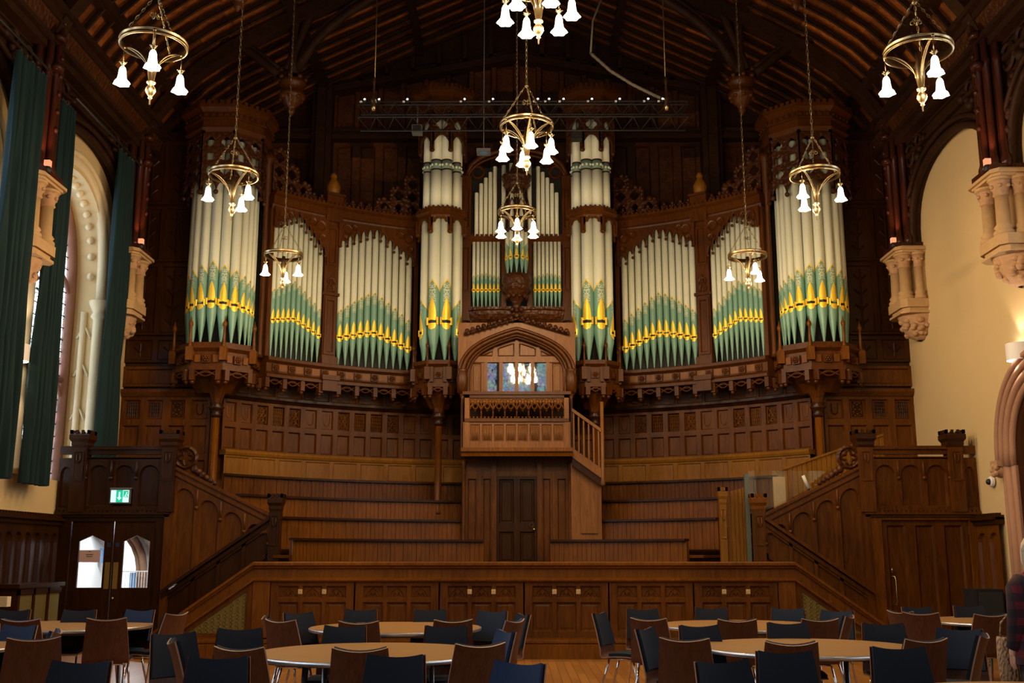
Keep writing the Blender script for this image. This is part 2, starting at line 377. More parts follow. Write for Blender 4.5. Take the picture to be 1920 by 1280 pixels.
WX = 7.7; YR = 18.0; YF = 16.3; YB = 20.6; YEND = 23.75; YN = -7.0; PLATE = 9.6
KY = [19.85, 15.7, 11.55, 7.4, 3.25, -.9, -5.05]    # corbels and trusses
# ================================================================== THE SETTING
b = MB(); b.box(-9.5, 9.5, YN-.3, 25, -.2, 0); struct(b.build('floor', 'floor'))
# roof profile, half: (x, z)
PROF = [(7.62, 9.5), (7.50, 9.85), (7.28, 10.3), (6.95, 10.75), (6.50, 11.2), (5.95, 11.6), (5.25, 12.0), (4.5, 12.4), (2.3, 13.45), (0, 14.5)]
def prof_norm(i):
    a = PROF[max(i-1, 0)]; c = PROF[min(i+1, len(PROF)-1)]; dx, dz = c[0]-a[0], c[1]-a[1]; l = hypot(dx, dz); return (-(-dz)/l if False else dz/l, -dx/l)
def build_roof():
    b = MB(); full = [(x, z) for x, z in PROF] + [(-x, z) for x, z in PROF[::-1][1:]]
    rows = [[(x, y, z) for x, z in full] for y in (YN, YEND)]
    b.grid(rows, smooth=False); b.cur = 1
    # purlins along the hall and close-set ribs across
    for i in (0, 3, 7, 8, 9):
        x, z = PROF[i]
        for sx in ((1, -1) if x else (1,)):
            sz = .11 if i in (7, 3) else .08
            b.box(sx*x-sz, sx*x+sz, YN, YEND, z-.24, z-.02)
    y = YN
    while y < YEND:
        big = False
        for sx in (1, -1):
            pts = [Vector((sx*(x-.03), y, z-.06)) for x, z in PROF]
            for a, c in zip(pts, pts[1:]):
                d = (c-a).normalized(); n = Vector((-d.z*sx, 0, d.x*sx)) * (1 if True else 1)
                if n.z > 0: n = -n
                w = .035
                A = [a+Vector((0, -w, 0)), a+Vector((0, w, 0)), a+Vector((0, w, 0))+n*.07, a+Vector((0, -w, 0))+n*.07]
                Bq = [p+(c-a) for p in A]; b.grid([A, Bq], closed=True, smooth=False)
            if y+.1 < YEND: b.tube([p+Vector((sx*-.03, 0, -.09)) for p in pts], .026, 5)
        y += .42
    o = b.build('ceiling', ['roof_panel', 'roof']); struct(o)
build_roof()
def truss(yk, idx):
    t = thing('roof_truss', None, 'roof truss', (0, yk, 7.4), world=True)
    tag(t, ['dark hammerbeam roof truss with carved pendants, directly in front of the organ', 'dark hammerbeam roof truss over the middle of the stair landings',
            'dark hammerbeam roof truss, third from the organ, mostly above the picture'][min(idx, 2)], 'roof truss')
    mp = lambda x, z, d=0: Vector((x, yk-d, z))
    b = MB()
    for sx in (1, -1):
        # principal rafter following the boarding
        pts = [(sx*(x-.15), z-.22) for x, z in PROF]
        for a, c in zip(pts, pts[1:]):
            A = [mp(a[0], a[1]+.16, -.14), mp(a[0], a[1]+.16, .14), mp(a[0], a[1]-.14, .14), mp(a[0], a[1]-.14, -.14)]
            Bq = [mp(c[0], c[1]+.16, -.14), mp(c[0], c[1]+.16, .14), mp(c[0], c[1]-.14, .14), mp(c[0], c[1]-.14, -.14)]
            b.grid([A, Bq], closed=True, smooth=False)
        # hammer beam with carved brackets
        # curved brace from the pendant up to the middle
        for off, r in ((0, .10), (.16, .05)):
            P = []
            for k in range(15):
                u = k/14; x = 4.4*(1-u)**1.0; P.append(mp(sx*x, 11.0+off+(2.35)*(1-(1-u)**2.1)**.72))
            b.tube(P, r, 6)
        for off, r in ((0, .09), (.15, .045)):      # brace outwards to the wall
            P = []
            for k in range(13):
                u = k/12; P.append(mp(sx*(4.75+2.3*u), 10.9+off+1.0*sin(pi*min(u*1.25, 1)*.5)-2.5*max(0, u-.35)**1.9))
            b.tube(P, r, 6)
        # post over the pendant
        b.lathe([(.13, 10.9), (.10, 11.2), (.10, 12.2), (.13, 12.35)], (sx*4.47, yk, 0), 8)
        P = [mp(sx*(4.6-.25*sin(pi*k/10)*0-.05*k), 11+.14*k) for k in range(11)]
        b.tube(P, .09, 6)
    b.build('timber_frame', 'roof', t)
    for sx in (1, -1):      # carved pendant drum with foliage band and drop
        p = MB(); c = (sx*4.47, yk, 0)
        p.lathe([(.20, 11.0), (.24, 10.95), (.24, 10.88), (.20, 10.84), (.21, 10.72), (.24, 10.69), (.24, 10.62), (.17, 10.55), (.15, 10.48), (.09, 10.42), (.06, 10.36), (.07, 10.32), (.03, 10.26), (.001, 10.22)], c, 8)
        for k in range(8):
            a = 2*pi*k/8; p.ball((c[0]+.23*cos(a), c[1]+.23*sin(a), 11.0), .05, 5); p.ball((c[0]+.19*cos(a), c[1]+.19*sin(a), 10.6), .05, 5)
        p.xf(lambda x, y, z: (c[0]+(x-c[0])*1.12, yk+(y-yk)*1.12, z-.20)); p.build('carved_pendant', 'oak_case', t)
    # wall posts: clustered shafts standing on the stone corbels, with pierced blocks
    for sx in (1, -1):
        w = MB(); X = sx*(WX-.32)
        for dx, dy, r in ((-.20, 0, .07), (-.14, -.17, .07), (-.14, .17, .07), (.02, -.26, .07), (.02, .26, .07)):
            w.lathe([(r*1.5, 7.38), (r*1.5, 7.5), (r, 7.58), (r, 9.0), (r*1.35, 9.05), (r, 9.12), (r, 9.85)], (X+sx*-dx*-1 if False else X+dx*sx, yk+dy, 0), 8)
        w.box(min(X-sx*.05, sx*WX), max(X-sx*.05, sx*WX), yk-.22, yk+.22, 7.38, 9.9)
        w.box(min(X-sx*.30, sx*WX), max(X-sx*.30, sx*WX), yk-.34, yk+.34, 7.34, 7.42)
        for z in (9.0, 9.5): w.lathe([(.09, z-.06), (.13, z), (.09, z+.06)], (X-sx*.28, yk-.12, 0), 8)
        for k in range(7): w.ball((X-sx*.27, yk-.0, 8.02+.3*k), .05, 6)
        w.xf(lambda x, y, z: (sx*WX+(x-sx*WX)*.82, yk+(y-yk)*1.08, z if z > 8 else 8-(8-z)*(.78/.66))); w.build('wall_post', 'post', t)
    return t
for i, y in enumerate(KY[:5]): truss(y, i)
for i, o in enumerate([o for o in bpy.data.objects if o.name.startswith('roof_truss')]):
    o['label'] = ['dark hammerbeam roof truss with carved pendants, the one nearest the organ', 'dark roof truss on the nearer pair of stone corbels in view',
                  'dark roof truss behind the near chandeliers, high over the hall', 'dark roof truss over the tables, above the picture', 'dark roof truss above the viewpoint'][i]
# small uplights at the feet of the wall posts
for i, yk in enumerate(KY[:2]):
    for sx in (-1, 1):
        side = 'left' if sx < 0 else 'right'
        t = thing('uplight', 'small glowing uplight at the foot of the %s dark wall post on the %s' % (['farther', 'nearer'][i], side), 'uplight', (sx*(WX-.50), yk-.20, 7.26), world=True, group='uplights on the stone corbels')
        b = MB(); b.lathe([(.05, 7.24), (.06, 7.30), (.05, 7.34)], (sx*(WX-.50), yk-.20, 0), 8); b.build('lamp_body', 'black', t)
        b = MB(); b.box(sx*(WX-.50)-.045, sx*(WX-.50)+.045, yk-.24, yk-.16, 7.34, 7.44); b.build('lit_lens', 'bulb_orange', t)
        spot_light('uplight_beam', (sx*(WX-.54), yk-.34, 7.46), (sx*(WX-.38), yk-.05, 8.6), 22, (1, .42, .22), 80, .8, .03, t)
# side walls with arched window bays
BAYS = [(KY[i]+KY[i+1])/2 for i in range(6)]
def arch_pts(hw, spring, rise, n=20, sh=.62):
    return [(hw*(-cos(pi*k/n)), spring+rise*(sin(pi*k/n))**sh) for k in range(n+1)]
def side_wall(sx):
    # wall surface with arched openings (windows on the left, only the nearer bays on the right)
    b = MB(); mp = lambda s, z, d=0: Vector((sx*(WX-d), s, z))
    edges = sorted([YN, YEND]+[k for k in KY if YN < k < YEND])
    for y0, y1 in zip(edges, edges[1:]):
        mid = (y0+y1)/2; op = None
        if any(abs(mid-by) < .3 for by in BAYS):
            if sx < 0: op = (mid, 1.45, 2.72, 5.9, 2.2)
            elif mid < 14.9: op = (mid, 1.25, 2.6, 5.9, 1.9)
        if not op: b.quad([mp(y0, 0), mp(y1, 0), mp(y1, PLATE+.2), mp(y0, PLATE+.2)]); continue
        c, hw, z0, sp, ri = op; top = PLATE+.2
        b.quad([mp(y0, 0), mp(y1, 0), mp(y1, z0), mp(y0, z0)])
        b.quad([mp(y0, z0), mp(c-hw, z0), mp(c-hw, top), mp(y0, top)]); b.quad([mp(c+hw, z0), mp(y1, z0), mp(y1, top), mp(c+hw, top)])
        P = [(c+a, z) for a, z in arch_pts(hw, sp, ri)]
        for p, q in zip(P, P[1:]): b.quad([mp(p[0], p[1]), mp(q[0], q[1]), mp(q[0], top), mp(p[0], top)])
        # reveal
        R = [(c-hw, z0)]+P+[(c+hw, z0)]
        for p, q in zip(R, R[1:]): b.quad([mp(p[0], p[1]), mp(q[0], q[1]), mp(q[0], q[1], -.8), mp(p[0], p[1], -.8)])
        b.quad([mp(c-hw, z0), mp(c+hw, z0), mp(c+hw, z0, -.8), mp(c-hw, z0, -.8)])
    b.build('wall_left' if sx < 0 else 'wall_right', 'cream')
    o = bpy.data.objects['wall_left' if sx < 0 else 'wall_right']; struct(o)
side_wall(-1); side_wall(1)
wn = 0
def window(sx, c, hw, z0, sp, ri, vis):
    global wn; wn += 1
    X = sx*(WX+.55)
    t = thing('window_%d' % wn, None, None, (X, c, z0), world=True); t['kind'] = 'structure'
    mp = lambda s, z, d=0: Vector((sx*(WX+.62-d), c+s, z))
    P = arch_pts(hw, sp, ri)
    g = MB(); Q = [(-hw, z0)]+P+[(hw, z0)]
    g.quad([mp(a, z) for a, z in Q]); g.build('pane', 'stained', t)
    f = MB()
    f.tube([mp(a, z, .05) for a, z in [(-hw+.08, z0)]+arch_pts(hw-.08, sp, ri-.05)+[(hw-.08, z0)]], .11, 6)
    for m_ in ((-.48, .48) if hw > 1.2 else (0,)):
        f.tube([mp(m_*hw/1.25, z0, .05), mp(m_*hw/1.25, sp+ri*.75, .05)], .07, 6)
    f.tube([mp(-hw, 4.6, .05), mp(hw, 4.6, .05)], .06, 6)
    for k in range(3):
        a = (-.96+.96*k)*hw/1.45
        for zz in (4.3, sp+.3):
            f.tube([mp(a-.42, zz-.3, .05), mp(a-.38, zz-.05, .05), mp(a-.2, zz+.2, .05), mp(a, zz+.32, .05), mp(a+.2, zz+.2, .05), mp(a+.38, zz-.05, .05), mp(a+.42, zz-.3, .05)], .045, 5)
    f.build('mullion_frame', 'brown_stone', t)
    if vis:
        l = MB()
        zz = z0+.2
        while zz < sp+ri*.8:
            l.tube([mp(-hw+.1, zz, .03), mp(hw-.1, zz, .03)], .012, 4); zz += .22
        for k in range(13): l.tube([mp(-hw+.1+k*(2*hw-.2)/12, z0, .03), mp(-hw+.1+k*(2*hw-.2)/12, sp+.5, .03)], .009, 4)
        l.build('lead_cames', 'black', t)
        # cream stone order: shafts with capitals, arch roll, carved band in the reveal
        s = MB()
        for e in (-1, 1):
            cy = c+e*(hw-.02)
            s.lathe([(.14, z0), (.14, z0+.1), (.10, z0+.16), (.10, 5.75), (.15, 5.8), (.11, 5.88), (.17, 6.0), (.19, 6.05), (.19, 6.1)], (sx*(WX+.02), cy, 0), 12)
            s.lathe([(.06, z0), (.06, 5.9)], (sx*(WX+.30), cy-e*.0, 0), 8)
        s.tube([Vector((sx*(WX+.02), c+a, z+.15)) for a, z in arch_pts(hw, sp, ri)], .10, 8)
        s.tube([Vector((sx*(WX-.03), c+a, z+.15)) for a, z in arch_pts(hw+.17, sp, ri+.12)], .06, 8)
        for k in range(1, 20):      # carved flowers of the arch band
            a, z = arch_pts(hw, sp, ri)[k]; s.ball((sx*(WX+.22), c+a*.97, z-.03), .07, 6)
        for zz in (3.1, 3.9, 4.7, 5.4):
            for e in (-1, 1):
                s.tube([(sx*(WX+.14), c+e*(hw-.02), zz), (sx*(WX+.27), c+e*(hw-.02), zz+.25), (sx*(WX+.40), c+e*(hw-.02), zz)], .03, 5)
        s.build('stone_surround', 'cream_stone', t)
for i, c in enumerate(BAYS):
    window(-1, c, 1.45, 2.72, 5.9, 2.2, i < 2)
for i, c in enumerate(BAYS[1:]):
    if c < 14.9: window(1, c, 1.25, 2.6, 5.9, 1.9, False)
# end wall behind the viewpoint with its great window
b = MB(); 
for q in (((-9.5, 0), (-2.6, 0), (-2.6, 14.6), (-9.5, 14.6)), ((2.6, 0), (9.5, 0), (9.5, 14.6), (2.6, 14.6)), ((-2.6, 0), (2.6, 0), (2.6, 6.2), (-2.6, 6.2)), ((-2.6, 12.6), (2.6, 12.6), (2.6, 14.6), (-2.6, 14.6))):
    b.quad([(x, YN, z) for x, z in q])
struct(b.build('wall_front', 'cream'))
t = thing('window_%d' % (wn+1), None, None, (0, YN, 6.2), world=True); t['kind'] = 'structure'
b = MB(); b.quad([(x, YN-.2, z) for x, z in ((-2.6, 6.2), (2.6, 6.2), (2.6, 12.6), (-2.6, 12.6))]); b.build('pane', 'stained_back', t)
b = MB()
for k in range(7): b.tube([(-2.6+k*5.2/6, YN-.12, 6.2), (-2.6+k*5.2/6, YN-.12, 12.6)], .09, 6)
for z in (8.4, 10.4): b.tube([(-2.6, YN-.12, z), (2.6, YN-.12, z)], .07, 6)
b.build('mullion_frame', 'brown_stone', t)
# back walls beside and behind the organ
def back_parts():
    b = MB()
    b.box(-8.5, 8.5, YEND+.03, YEND+.3, 0, 14.6)
    struct(b.build('wall_back', 'roof'))
    # apse wall below the organ, with its panelling
    m = arc(7.55); smax = 7.55*math.asin(6.0/7.55)
    p = MB(); n = 24; m = arc(7.62)
    for i in range(n):
        a, c = -smax+2*smax*i/n, -smax+2*smax*(i+1)/n
        p.quad([m(a, .9), m(c, .9), m(c, 5.6), m(a, 5.6)])
    struct(p.build('wall_apse', 'oak'))
    for sx in (-1, 1):
        q = MB(); q.quad([(sx*5.95, YB+.03, 0), (sx*WX, YB+.03, 0), (sx*WX, YB+.03, 10.0), (sx*5.95, YB+.03, 10.0)])
        q.quad([(sx*5.95, YB, 10.0), (sx*WX, YB, 10), (sx*WX, YB+.5, 10), (sx*5.95, YB+.5, 10)])
        q.quad([(sx*5.95, YB, 5.4), (sx*5.95, YEND, 5.4), (sx*5.95, YEND, 10.0), (sx*5.95, YB, 10.0)])
        struct(q.build('wall_back_left' if sx < 0 else 'wall_back_right', 'oak_dark'))
back_parts()
# gable timberwork behind the organ
t = thing('gable_screen', 'dark boarded gable with upright ribs and a low pitched tie beam behind the organ', 'wall panelling', (0, YEND-.2, 8), world=True)
mp = flat(0, YEND)
b = MB()
def tie(x): return 13.15-.19*abs(x)
for x0, x1, n in ((-7.4, -4.75, 5), (-4.3, 4.3, 16), (4.75, 7.4, 5)):
    for i in range(n):
        a, c = x0+(x1-x0)*i/n, x0+(x1-x0)*(i+1)/n
        for z0, z1 in ((7.4, 9.05), (9.2, 11.0)): b.cell(mp, a, c, z0, z1, .09, .08, .03)
        if abs((a+c)/2) < 4.4:
            mid = (a+c)/2
            b.cell(mp, a, c, 11.25, max(tie(a), tie(c))-.05, .05, .10, .03)
b.build('board_panels', 'gable', t)
b = MB()
b.bx(mp, -7.4, 7.4, 11.0, 11.12, 0, .35); b.bx(mp, -7.4, 7.4, 11.12, 11.2, 0, .25); b.bx(mp, -7.4, 7.4, 11.2, 11.28, 0, .30)
for sx in (-1, 1):
    b.bx(mp, sx*4.3, sx*4.75, 7.4, 12.6, 0, .45); b.bx(mp, sx*4.42, sx*4.63, 7.4, 12.6, .4, .6)
b.bx(mp, -4.3, 4.3, lambda s: tie(s)-.16, lambda s: tie(s), 0, .35, 2); b.bx(mp, -4.3, 4.3, lambda s: tie(s), lambda s: tie(s)+.14, 0, .22, 2)
for i in range(15):
    x = -4.3+8.6*i/14; b.bx(mp, x-.05, x+.05, tie(x), 14.3-abs(x)*.47, 0, .22)
b.build('beams', 'roof', t)
# wall plate and carved cornice along the side walls
for sx in (-1, 1):
    side = 'left' if sx < 0 else 'right'
    t = thing('wall_plate', 'dark carved timber cornice running along the top of the %s side wall' % side, 'cornice', (sx*WX, 8, 9.2), world=True)
    mp = lambda s, z, d=0: Vector((sx*(WX-d), s, z))
    b = MB()
    for z0, z1, d in ((9.3, 9.42, .35), (9.42, 9.5, .45), (9.78, 9.9, .5), (9.9, 10.0, .6), (8.98, 9.05, .2)): b.bx(mp, YN, YB, z0, z1, -.05, d)
    b.build('moulding', 'roof', t)
    b = MB(); b.profile(mp, YN, YB, [(0, 9.5), (.34, 9.5), (.46, 9.78), (0, 9.78)]); b.build('carved_frieze', 'oak_carved', t)
    # arch-headed timber lining of each bay with carved spandrels
    for i, c in enumerate(BAYS[:4]):
        w = MB(); hw = 1.78; sp_, ri_ = 7.1, 1.62
        P = [(c+a, z) for a, z in arch_pts(hw, sp_, ri_, 22, .6)]
        L = [(c-hw-.3, 7.1)]+P+[(c+hw+.3, 7.1)]
        for p, q in zip(P, P[1:]):
            for d in (.12,): w.quad([mp(p[0], p[1], d), mp(q[0], q[1], d), mp(q[0], 9.35, d), mp(p[0], 9.35, d)])
            w.quad([mp(p[0], p[1], .12), mp(q[0], q[1], .12), mp(q[0], q[1], 0), mp(p[0], p[1], 0)])
        for e in (-1, 1):
            y0, y1 = sorted((c+e*hw, c+e*2.1)); w.quad([mp(y0, 7.35, .12), mp(y1, 7.35, .12), mp(y1, 9.35, .12), mp(y0, 9.35, .12)])
        w.tube([mp(a, z, .16) for a, z in P], .07, 6); w.tube([mp(c+a, z, .2) for a, z in arch_pts(hw+.16, sp_, ri_+.14, 22, .6)], .05, 6)
        for e in (-1, 1):       # foliage of the spandrel
            for k in range(16):
                u = k/15; w.ball(mp(c+e*(1.75-.9*u*u), 7.7+1.45*u+.1*sin(k*2.4), .17), .07+.03*sin(k*1.7), 6)
            w.ringm(mp, c+e*1.6, 9.0, .2, .035, .16); w.ringm(mp, c+e*1.15, 9.12, .12, .03, .16)
        w.build('arched_lining', 'roof', t)
# stone corbels
def corbel(sx, yk, lab):
    t = thing('stone_corbel', lab, 'corbel', (sx*WX, yk, 4.9), world=True, group='stone corbels under the roof posts')
    b = MB(); X = sx*WX
    def slab(z0, z1, d, w, c=.12):
        pts = [(0, -w), (d-c, -w), (d, -w+c), (d, w-c), (d-c, w), (0, w)]
        b.grid([[(X-sx*a, yk+y, z) for a, y in pts] for z in (z0, z1)], closed=True, smooth=False, capa=True, capb=True)
    slab(7.16, 7.34, .64, .52); slab(7.22, 7.29, .69, .57)
    for dx, dy in ((.42, -.27), (.42, .27), (.14, -.40)):
        r = .125 if dx > .3 else .09
        b.lathe([(r*1.5, 5.86), (r*1.5, 5.95), (r*1.15, 6.0), (r*1.4, 6.05), (r, 6.13), (r*.93, 6.78)], (X-sx*dx, yk+dy, 0), 12)
        b.lathe([(r*1.5, 7.1), (r*1.75, 7.13), (r*1.75, 7.2)], (X-sx*dx, yk+dy, 0), 12)
    b.box(min(X, X-sx*.2), max(X, X-sx*.2), yk-.42, yk+.42, 5.8, 7.2)
    slab(5.62, 5.86, .60, .50); slab(5.52, 5.62, .54, .44); slab(5.46, 5.52, .60, .50, .15)
    kf = lambda x, y, z: (X+(x-X)*.83, yk+(y-yk)*.86, 7.22+(z-7.34)*.685)
    b.xf(kf); b.build('shafts', 'stone', t)
    c = MB()
    for dx, dy in ((.42, -.27), (.42, .27), (.14, -.40)):
        r = .125 if dx > .3 else .09
        c.lathe([(r*.95, 6.76), (r*1.2, 6.8), (r*1.05, 6.85), (r*1.25, 6.98), (r*1.6, 7.1)], (X-sx*dx, yk+dy, 0), 12)
        for k in range(6): c.ball((X-sx*dx+r*1.25*cos(k*pi/3), yk+dy+r*1.25*sin(k*pi/3), 6.98), r*.38, 6)
    c.xf(kf); c.build('leaf_capital', 'stone_carved', t)
    d = MB()
    rows = []
    for z, r in ((5.46, .50), (5.36, .47), (5.25, .42), (5.12, .40), (5.0, .36), (4.88, .26), (4.80, .12)):
        rows.append([(X-sx*r*1.05*sin(pi*k/8), yk-r*.88*cos(pi*k/8), z) for k in range(9)])
    d.grid(rows, smooth=True); 
    for k in range(26):
        a = pi*random.random(); z = 4.95+.42*random.random(); r = .42-.1*(z < 5.05)
        d.ball((X-sx*r*1.03*sin(a), yk-r*.88*cos(a), z), .06+.03*random.random(), 6)
    d.xf(kf); d.build('carved_bracket', 'stone_carved', t)
for i in range(3):
    for sx in (-1, 1):
        s = 'left' if sx < 0 else 'right'
        corbel(sx, KY[i], ['twin-shafted stone corbel on the %s wall, the farther one next to the organ', 'twin-shafted stone corbel on the %s wall above the white wall light', 'twin-shafted stone corbel on the %s wall nearest the camera, outside the picture'][i] % s)
# wall lights under the nearer corbels
for sx in (-1, 1):
    side = 'left' if sx < 0 else 'right'; X = sx*(WX-.02); y, z = 15.95, 4.52
    t = thing('wall_light', 'white half-round up and down wall light below the nearer %s stone corbel' % side, 'wall light', (X, y, z), world=True, group='white wall lights')
    b = MB(); rows = []
    for zz in (z-.13, z+.13): rows.append([(X-sx*.24*sin(pi*k/10), y-.2*cos(pi*k/10), zz) for k in range(11)])
    b.grid(rows, smooth=True); b.build('shade', 'white', t)
    for zz in (z-.10, z+.10):
        b = MB(); b.quad([(X-sx*.22*sin(pi*k/10), y-.18*cos(pi*k/10), zz) for k in range(11)]); b.build('lit_diffuser', 'sconce_lit', t)
    spot_light('up_beam', (X-sx*.12, y, z+.15), (X-sx*.02, y, z+3), 30, (1, .80, .62), 75, .5, .04, t)
    spot_light('down_beam', (X-sx*.12, y, z-.15), (X-sx*.02, y, z-3), 30, (1, .80, .62), 75, .5, .04, t)
# ================================================================== THE ORGAN
def organ_pipe(parent, cx, cy, ang, r, zfoot, zmouth, zchev, ztop, mouth=True):
    # ang: direction the mouth faces, 0 = towards the hall (-Y), positive turns to +X
    n = 20; b = MB(); fx, fy = sin(ang), -cos(ang); rx, ry = cos(ang), sin(ang)
    th = [2*pi*k/n-pi for k in range(n)]
    def pt(t, rad, z): return (cx+rad*(sin(t)*rx+cos(t)*fx), cy+rad*(sin(t)*ry+cos(t)*fy), z)
    ch = lambda t: zchev-min(abs(t), 1.75)*r*1.25
    zc = zmouth-r*1.9
    rows = [[pt(t, r*.16, zfoot) for t in th], [pt(t, r*.2, zfoot+.03) for t in th], [pt(t, r, zc) for t in th], [pt(t, r, ch(t)-r*.18) for t in th]]
    base = len(b.v); b.grid(rows, closed=True, capa=True)
    for i in range(len(b.v)):
        k = i % n; b.uv[i] = (th[k]*1.0, (zchev-b.v[i][2])/r)
    b.cur = 1
    rows = [[pt(t, r*1.012, ch(t)-r*.2) for t in th], [pt(t, r*1.012, ch(t)+r*.12) for t in th]]; b.grid(rows, closed=True)
    b.cur = 2
    b.grid([[pt(t, r, ch(t)+r*.1) for t in th], [pt(t, r, ztop) for t in th]], closed=True, capb=True)
    o = b.build('organ_pipe', ['pipe_green', 'gold', 'pipe_cream'], parent)
    if mouth:
        g = MB(); k = 11; w = .62; hb = zmouth+r*.25; ht = zmouth+r*4.2
        rows = []
        for i in range(k+1):        # pointed upper lip, following the pipe
            u = i/k; z = hb+(ht-hb)*u; a = (.80*(1-u**2.2)+.02)
            rows.append([pt(a*(j/4-1), r*(1.045-.03*abs(j/4-1)), z) for j in range(9)])
        g.grid(rows)
        rows = []
        for i in range(7):          # rounded lower lip
            u = i/6; z = zmouth-r*.25-r*1.15*u; a = .80*sqrt(max(0, 1-u*u))+.02
            rows.append([pt(a*(j/4-1), r*1.05, z) for j in range(9)])
        g.grid(rows)
        for sgn in (-1, 1):         # ears
            e = .86*sgn
            p = [pt(e-.10*sgn, r*1.02, 0), pt(e-.10*sgn, r*1.34, 0), pt(e+.12*sgn, r*1.34, 0), pt(e+.12*sgn, r*1.0, 0)]
            g.grid([[(q[0], q[1], zmouth-r*.55) for q in p], [(q[0], q[1], zmouth+r*.75) for q in p]], closed=True, smooth=False, capa=True, capb=True)
        p = [pt(-.86, r*1.05, 0), pt(-.86, r*1.28, 0), pt(.86, r*1.28, 0), pt(.86, r*1.05, 0)]
        for z0, z1 in ((zmouth-r*.5, zmouth-r*.22), (zmouth+r*.28, zmouth+r*.55)):
            g.grid([[(q[0], q[1], z0) for q in p], [(q[0], q[1], z1) for q in p]], closed=True, smooth=False, capa=True, capb=True)
        g.cur = 1
        g.quad([pt(-.80, r*1.06, zmouth-r*.24), pt(0, r*1.10, zmouth-r*.24), pt(.80, r*1.06, zmouth-r*.24), pt(.80, r*1.06, zmouth+r*.3), pt(0, r*1.10, zmouth+r*.3), pt(-.80, r*1.06, zmouth+r*.3)])
        mo = g.build('pipe_mouth', ['gold', 'black'], o); mo.matrix_parent_inverse = Matrix()
    return o
def crest(b, mp, s0, s1, z, step=.12, h=.12, d=.03, top=None):
    n = max(1, int((s1-s0)/step))
    for i in range(n):
        s = s0+(s1-s0)*(i+.5)/n; w = (s1-s0)/n*.42; zz = z(s) if callable(z) else z
        b.bx(mp, s-w*.25, s+w*.25, zz, zz+h*.5, d-.02, d+.02)
        b.ball(mp(s, zz+h*.62, d), w*.62, 5, 1.1)
        for e in (-1, 1): b.ball(mp(s+e*w*.6, zz+h*.42, d), w*.4, 5)
def battlement(b, mp, s0, s1, z, n, h=.06, d0=0, d1=.06):
    for i in range(n):
        a = s0+(s1-s0)*(i+.2)/n; c = s0+(s1-s0)*(i+.8)/n; b.bx(mp, a, c, z, z+h, d0, d1)
def rosette(b, mp, s, z, w, d):
    b.bx(mp, s-w, s+w, z-w, z+w, 0, d)
    for k in range(6): b.ball(mp(s+w*.55*cos(k*pi/3), z+w*.55*sin(k*pi/3), d+.01), w*.33, 5)
    b.ball(mp(s, z, d+.02), w*.35, 5)
def pendants(b, mp, s0, s1, z, n, h=.2, d=.04):
    # pierced hanging tracery between brackets
    for i in range(n):
        a, c = s0+(s1-s0)*i/n, s0+(s1-s0)*(i+1)/n; w = c-a
        g = lambda t, a=a, w=w: z-h*.85+h*.62*sin(pi*(t-a)/w)**.6
        P = [(a+w*k/12, g(a+w*k/12)) for k in range(13)]; b.curve(mp, P, .018, d)
        P = [(a+w*k/12, z-h*.35-h*.25*cos(2*pi*k/12)) for k in range(13)]; b.curve(mp, P, .016, d)
        P = [(a+w*k/12, z-h*.35+h*.25*cos(2*pi*k/12)) for k in range(13)]; b.curve(mp, P, .016, d)
    for i in range(n+1):
        s = s0+(s1-s0)*i/n; b.bx(mp, s-.045, s+.045, z-h, z, -.02, d+.06); b.ball(mp(s, z-h-.03, d), .045, 5)
def pinnacle(b, c, z0, z1, r=.045):
    h = z1-z0
    b.box(c[0]-r*1.6, c[0]+r*1.6, c[1]-r*1.6, c[1]+r*1.6, z0, z0+h*.30)
    b.lathe([(r*1.3, z0+h*.3), (r*.8, z0+h*.36), (r*.55, z0+h*.75), (r*1.1, z0+h*.79), (r*1.1, z0+h*.85), (r*.4, z0+h*.9), (.005, z1)], (c[0], c[1], 0), 6)

